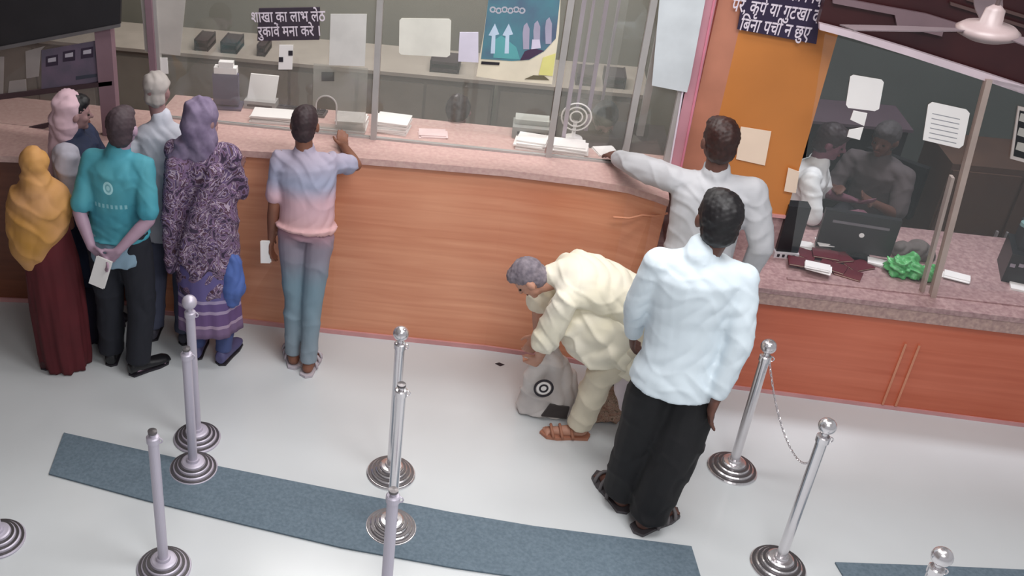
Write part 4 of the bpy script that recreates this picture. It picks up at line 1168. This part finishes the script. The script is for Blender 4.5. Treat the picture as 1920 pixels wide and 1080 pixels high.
for sd in 'LR': shoe(J8, sd, mat('navy_shoe', (36, 34, 46)), pp)

# --- old man bending over a bag, side view facing left
W0 = V(.66, 4.52, 0)
pb = thing('person', 'person with grey hair in cream kurta bending down over a bag', 'person', W0)
def wl(x, y, z): return (x-W0.x, y-W0.y, z)
J9 = joints(1.62, dict(pel=wl(.86, 4.50, .80), mid=wl(.62, 4.50, .94), neck=wl(.36, 4.49, 1.0), head=wl(.225, 4.48, .965),
    shL=wl(.41, 4.33, .96), shR=wl(.42, 4.66, .97), hiL=wl(.86, 4.42, .78), hiR=wl(.86, 4.58, .78),
    elL=wl(.34, 4.36, .68), wrL=wl(.335, 4.50, .47), elR=wl(.30, 4.66, .72), wrR=wl(.32, 4.66, .50), hdL=V(-.4, .3, -.8), hdR=V(-.3, -.2, -.8), sL=V(-1, 0, .2), sR=V(-1, 0, .2),
    knL=wl(.66, 4.44, .46), anL=wl(.60, 4.47, .085), toL=wl(.44, 4.45, .03), knR=wl(.88, 4.64, .44), anR=wl(.97, 4.72, .085), toR=wl(.82, 4.76, .03), look=(-.55, .05, -.85), hup=V(-.8, 0, .5), curl=.8))
body(J9, SKp, pb, .0065)
hair(J9, HAIRg, pb, .97, low=-.02)
CRM = mat('cream_kurta', (238, 230, 204), .8, c2=(228, 222, 208), scale=3)
shirt(J9, CRM, pb, 'kurta', hem=.30, wr=.018, seed=51, sl=.038, flare=.02, infl=.01, hemdir=V(-.10, 0, -1).normalized(), sleeve=.98)
bm = bmesh.new()   # loose cloth hanging from belly
eloft(bm, [(wl_ := V(*wl(.66, 4.47, .56)), V(.20, 0, 0), V(0, .15, 0)), (V(*wl(.64, 4.48, .70)), V(.26, 0, 0), V(0, .17, 0)), (V(*wl(.60, 4.49, .82)), V(.27, 0, .0), V(0, .17, 0)), (V(*wl(.58, 4.50, .92)), V(.18, 0, 0), V(0, .12, 0))])
fuse('kurta_front', bm, CRM, pb, .009, 5, wr=.028, wk=17, seed=53)
trousers(J9, mat('cream_trousers', (222, 212, 190), .8), pb, r=(.11, .098, .085, .074), seed=54, wr=.014)
for sd in 'LR': shoe(J9, sd, mat('tan_sandal', (176, 120, 96), .6), pb, sandal=True)

# bag on the floor with a round emblem
bg = thing('shopping_bag', 'rumpled grey printed bag with round emblem under the bending man', 'bag', (.44, 4.66, 0), .2)
bm = bmesh.new()
eloft(bm, [(V(0, 0, .01), V(.18, 0, 0), V(0, .10, 0)), (V(0, 0, .14), V(.17, 0, 0), V(0, .09, 0)), (V(-.02, 0, .28), V(.14, 0, 0), V(0, .07, 0)), (V(-.05, 0, .40), V(.075, 0, 0), V(0, .05, 0)), (V(-.06, 0, .455), V(.04, 0, 0), V(0, .03, 0))])
fuse('bag_body', bm, mat('grey_bag', (190, 184, 182), .6, c2=(216, 210, 206), scale=5), bg, .008, 3, wr=.024, wk=24, seed=61, floor=.004)
e = thing; Mt = Matrix.Translation((-.075, -.105, .24)) @ Matrix.Rotation(PI/2-.12, 4, 'X')
obj('emblem_ring', lathe([(.044, 0), (.055, 0), (.055, .006), (.044, .006), (.044, 0)], 28, Mt, cap=False), M_ink, bg)
obj('emblem_ring', lathe([(.016, 0), (.026, 0), (.026, .006), (.016, .006), (.016, 0)], 24, Mt, cap=False), M_ink, bg)
obj('emblem_disc', lathe([(0, 0), (.039, 0), (.039, .003), (0, .003)], 24, Mt), M_paper, bg)
bm = bmesh.new(); tube(bm, [V(-.10, 0, .42), V(-.11, 0, .49), V(-.06, 0, .53), V(-.02, 0, .49), V(-.02, 0, .42)], .008, 8)
obj('handle', bm, mat('bag_handle', (110, 90, 84)), bg, smooth=True)
obj('dark_flap', prism([(-.06, -.105, .04), (.08, -.11, .03), (.09, -.10, .10), (-.02, -.10, .12)], (0, .012, 0)), mat('bag_dark', (66, 62, 62)), bg)
b2 = thing('patterned_sack', 'brown patterned cloth sack beside the bending man legs', 'bag', (.74, 4.68, 0), .1)
bm = bmesh.new()
eloft(bm, [(V(0, 0, .01), V(.13, 0, 0), V(0, .08, 0)), (V(0, 0, .16), V(.14, 0, 0), V(0, .085, 0)), (V(0, 0, .30), V(.10, 0, 0), V(0, .06, 0)), (V(0, 0, .37), V(.05, 0, 0), V(0, .04, 0))])
fuse('sack_body', bm, pattern_mat('sack_print', [(150, 112, 96), (176, 140, 120), (120, 100, 84), (190, 160, 140), (150, 126, 108), (176, 140, 126), (120, 96, 80)], 14), b2, .008, 3, wr=.02, wk=26, seed=62, floor=.004)
obj('tie_band', lathe([(.095, .285), (.100, .295), (.095, .31)], 24), M_dark, b2)
bm = bmesh.new(); eloft(bm, [(V(*wl(.80, 4.40, .27)), V(.025, 0, 0), V(0, .02, 0)), (V(*wl(.785, 4.40, .40)), V(.055, 0, 0), V(0, .03, 0)), (V(*wl(.77, 4.41, .55)), V(.075, 0, 0), V(0, .035, 0)), (V(*wl(.77, 4.42, .68)), V(.06, 0, 0), V(0, .03, 0))])
tag(fuse('cloth_tail', bm, mat('pinkish_cloth', (222, 208, 212), .8), pb, .008, 3, wr=.014, wk=26, seed=63), 'pinkish white cloth corner')


# --- clerks
def chair(x, y, rot, label):
    t = thing('office_chair', label, 'chair', (x, y, 0), rot, 'clerks chairs')
    d = M_black
    obj('seat', box(-.22, .22, -.22, .22, .42, .48), d, t, bevel=.02)
    obj('backrest', box(-.20, .20, -.27, -.22, .55, .92), d, t, bevel=.02)
    obj('back_bar', box(-.03, .03, -.27, -.22, .40, .6), d, t)
    obj('stem', lathe([(.025, .06), (.025, .42)], 12), d, t)
    bm = bmesh.new()
    for k in range(5): BX(bm, 0, .27, -.02, .02, .03, .06, Matrix.Rotation(k*2*PI/5, 4, 'Z'))
    obj('star_base', bm, d, t)
    for k in range(5):
        a = k*2*PI/5; obj('caster', ball(bmesh.new(), (.25*math.cos(a), .25*math.sin(a), .025), .025, sub=1), d, t)


def clerk(x, y, rot, H, label, sh_m, hair_m, sk, clabel, look=(0, 1, -.25), tilt=0., seed=0, cap=None):
    chair(x, y, rot, clabel)
    t = thing('person', label, 'person', (x, y, 0), rot)
    z0 = .48+H
    J = joints(1.62, dict(pel=(0, -.05, .58), mid=(0, -.03, .80), neck=(0, .03+tilt, 1.03+H), head=(0, .07+tilt, 1.19+H), shL=(-.17, .02+tilt, .99+H), shR=(.17, .02+tilt, .99+H),
                          elL=(-.22, .10, .76+H), elR=(.22, .10, .76+H), wrL=(-.12, .27, .80), wrR=(.12, .27, .80), hiL=(-.09, -.03, .56), hiR=(.09, -.03, .56), knL=(-.12, .36, .52), knR=(.12, .36, .52),
                          anL=(-.12, .34, .09), anR=(.12, .34, .09), toL=(-.12, .48, .03), toR=(.12, .48, .03), look=look))
    body(J, sk, t, .010)
    hair(J, hair_m, t, 1.02)
    shirt(J, sh_m, t, hem=-.02, seed=seed, voxel=.011, sl=.02, sleeve=.9)
    trousers(J, mat('clerk_trousers', (50, 48, 56)), t, voxel=.012, r=(.095, .085, .07, .06))
    for sd in 'LR': shoe(J, sd, M_black, t)
    return t


clerk(-.27, 6.05, PI-.1, .03, 'person sitting behind the middle glass with dark hair bowed down', mat('mauve_shirt', (140, 118, 118), .8), mat('soft_brown_hair', (40, 28, 32), .7), SKm, 'black office chair under the clerk behind the middle pane', look=(0, .7, -.8), tilt=.06, seed=71)
clerk(.58, 6.08, PI+.2, .06, 'person with grey black hair sitting behind the reaching hand', mat('slate_shirt', (96, 98, 102), .8), mat('charcoal_hair', (30, 32, 34), .7), SKm, 'black office chair under the clerk behind the reaching hand', look=(0, .8, -.6), tilt=.06, seed=72)
clerk(1.90, 6.12, -1.9, .0, 'person in white shirt seated left behind the right cabin glass', mat('clerk_white', (236, 238, 238), .8), mat('plum_black_hair', (36, 16, 24), .6), skin('plum', (110, 70, 84)), 'black office chair under the clerk in white', look=(0, 1, -.3), seed=73)
clerk(2.40, 6.42, PI-.7, -.06, 'person in dull grey brown clothes seated beside the brown cabinet', mat('grey_brown_shirt', (86, 76, 78), .8), mat('greyish_hair', (72, 66, 68), .7), SKd, 'black office chair under the clerk in grey brown', look=(0, 1, -.2), seed=74)
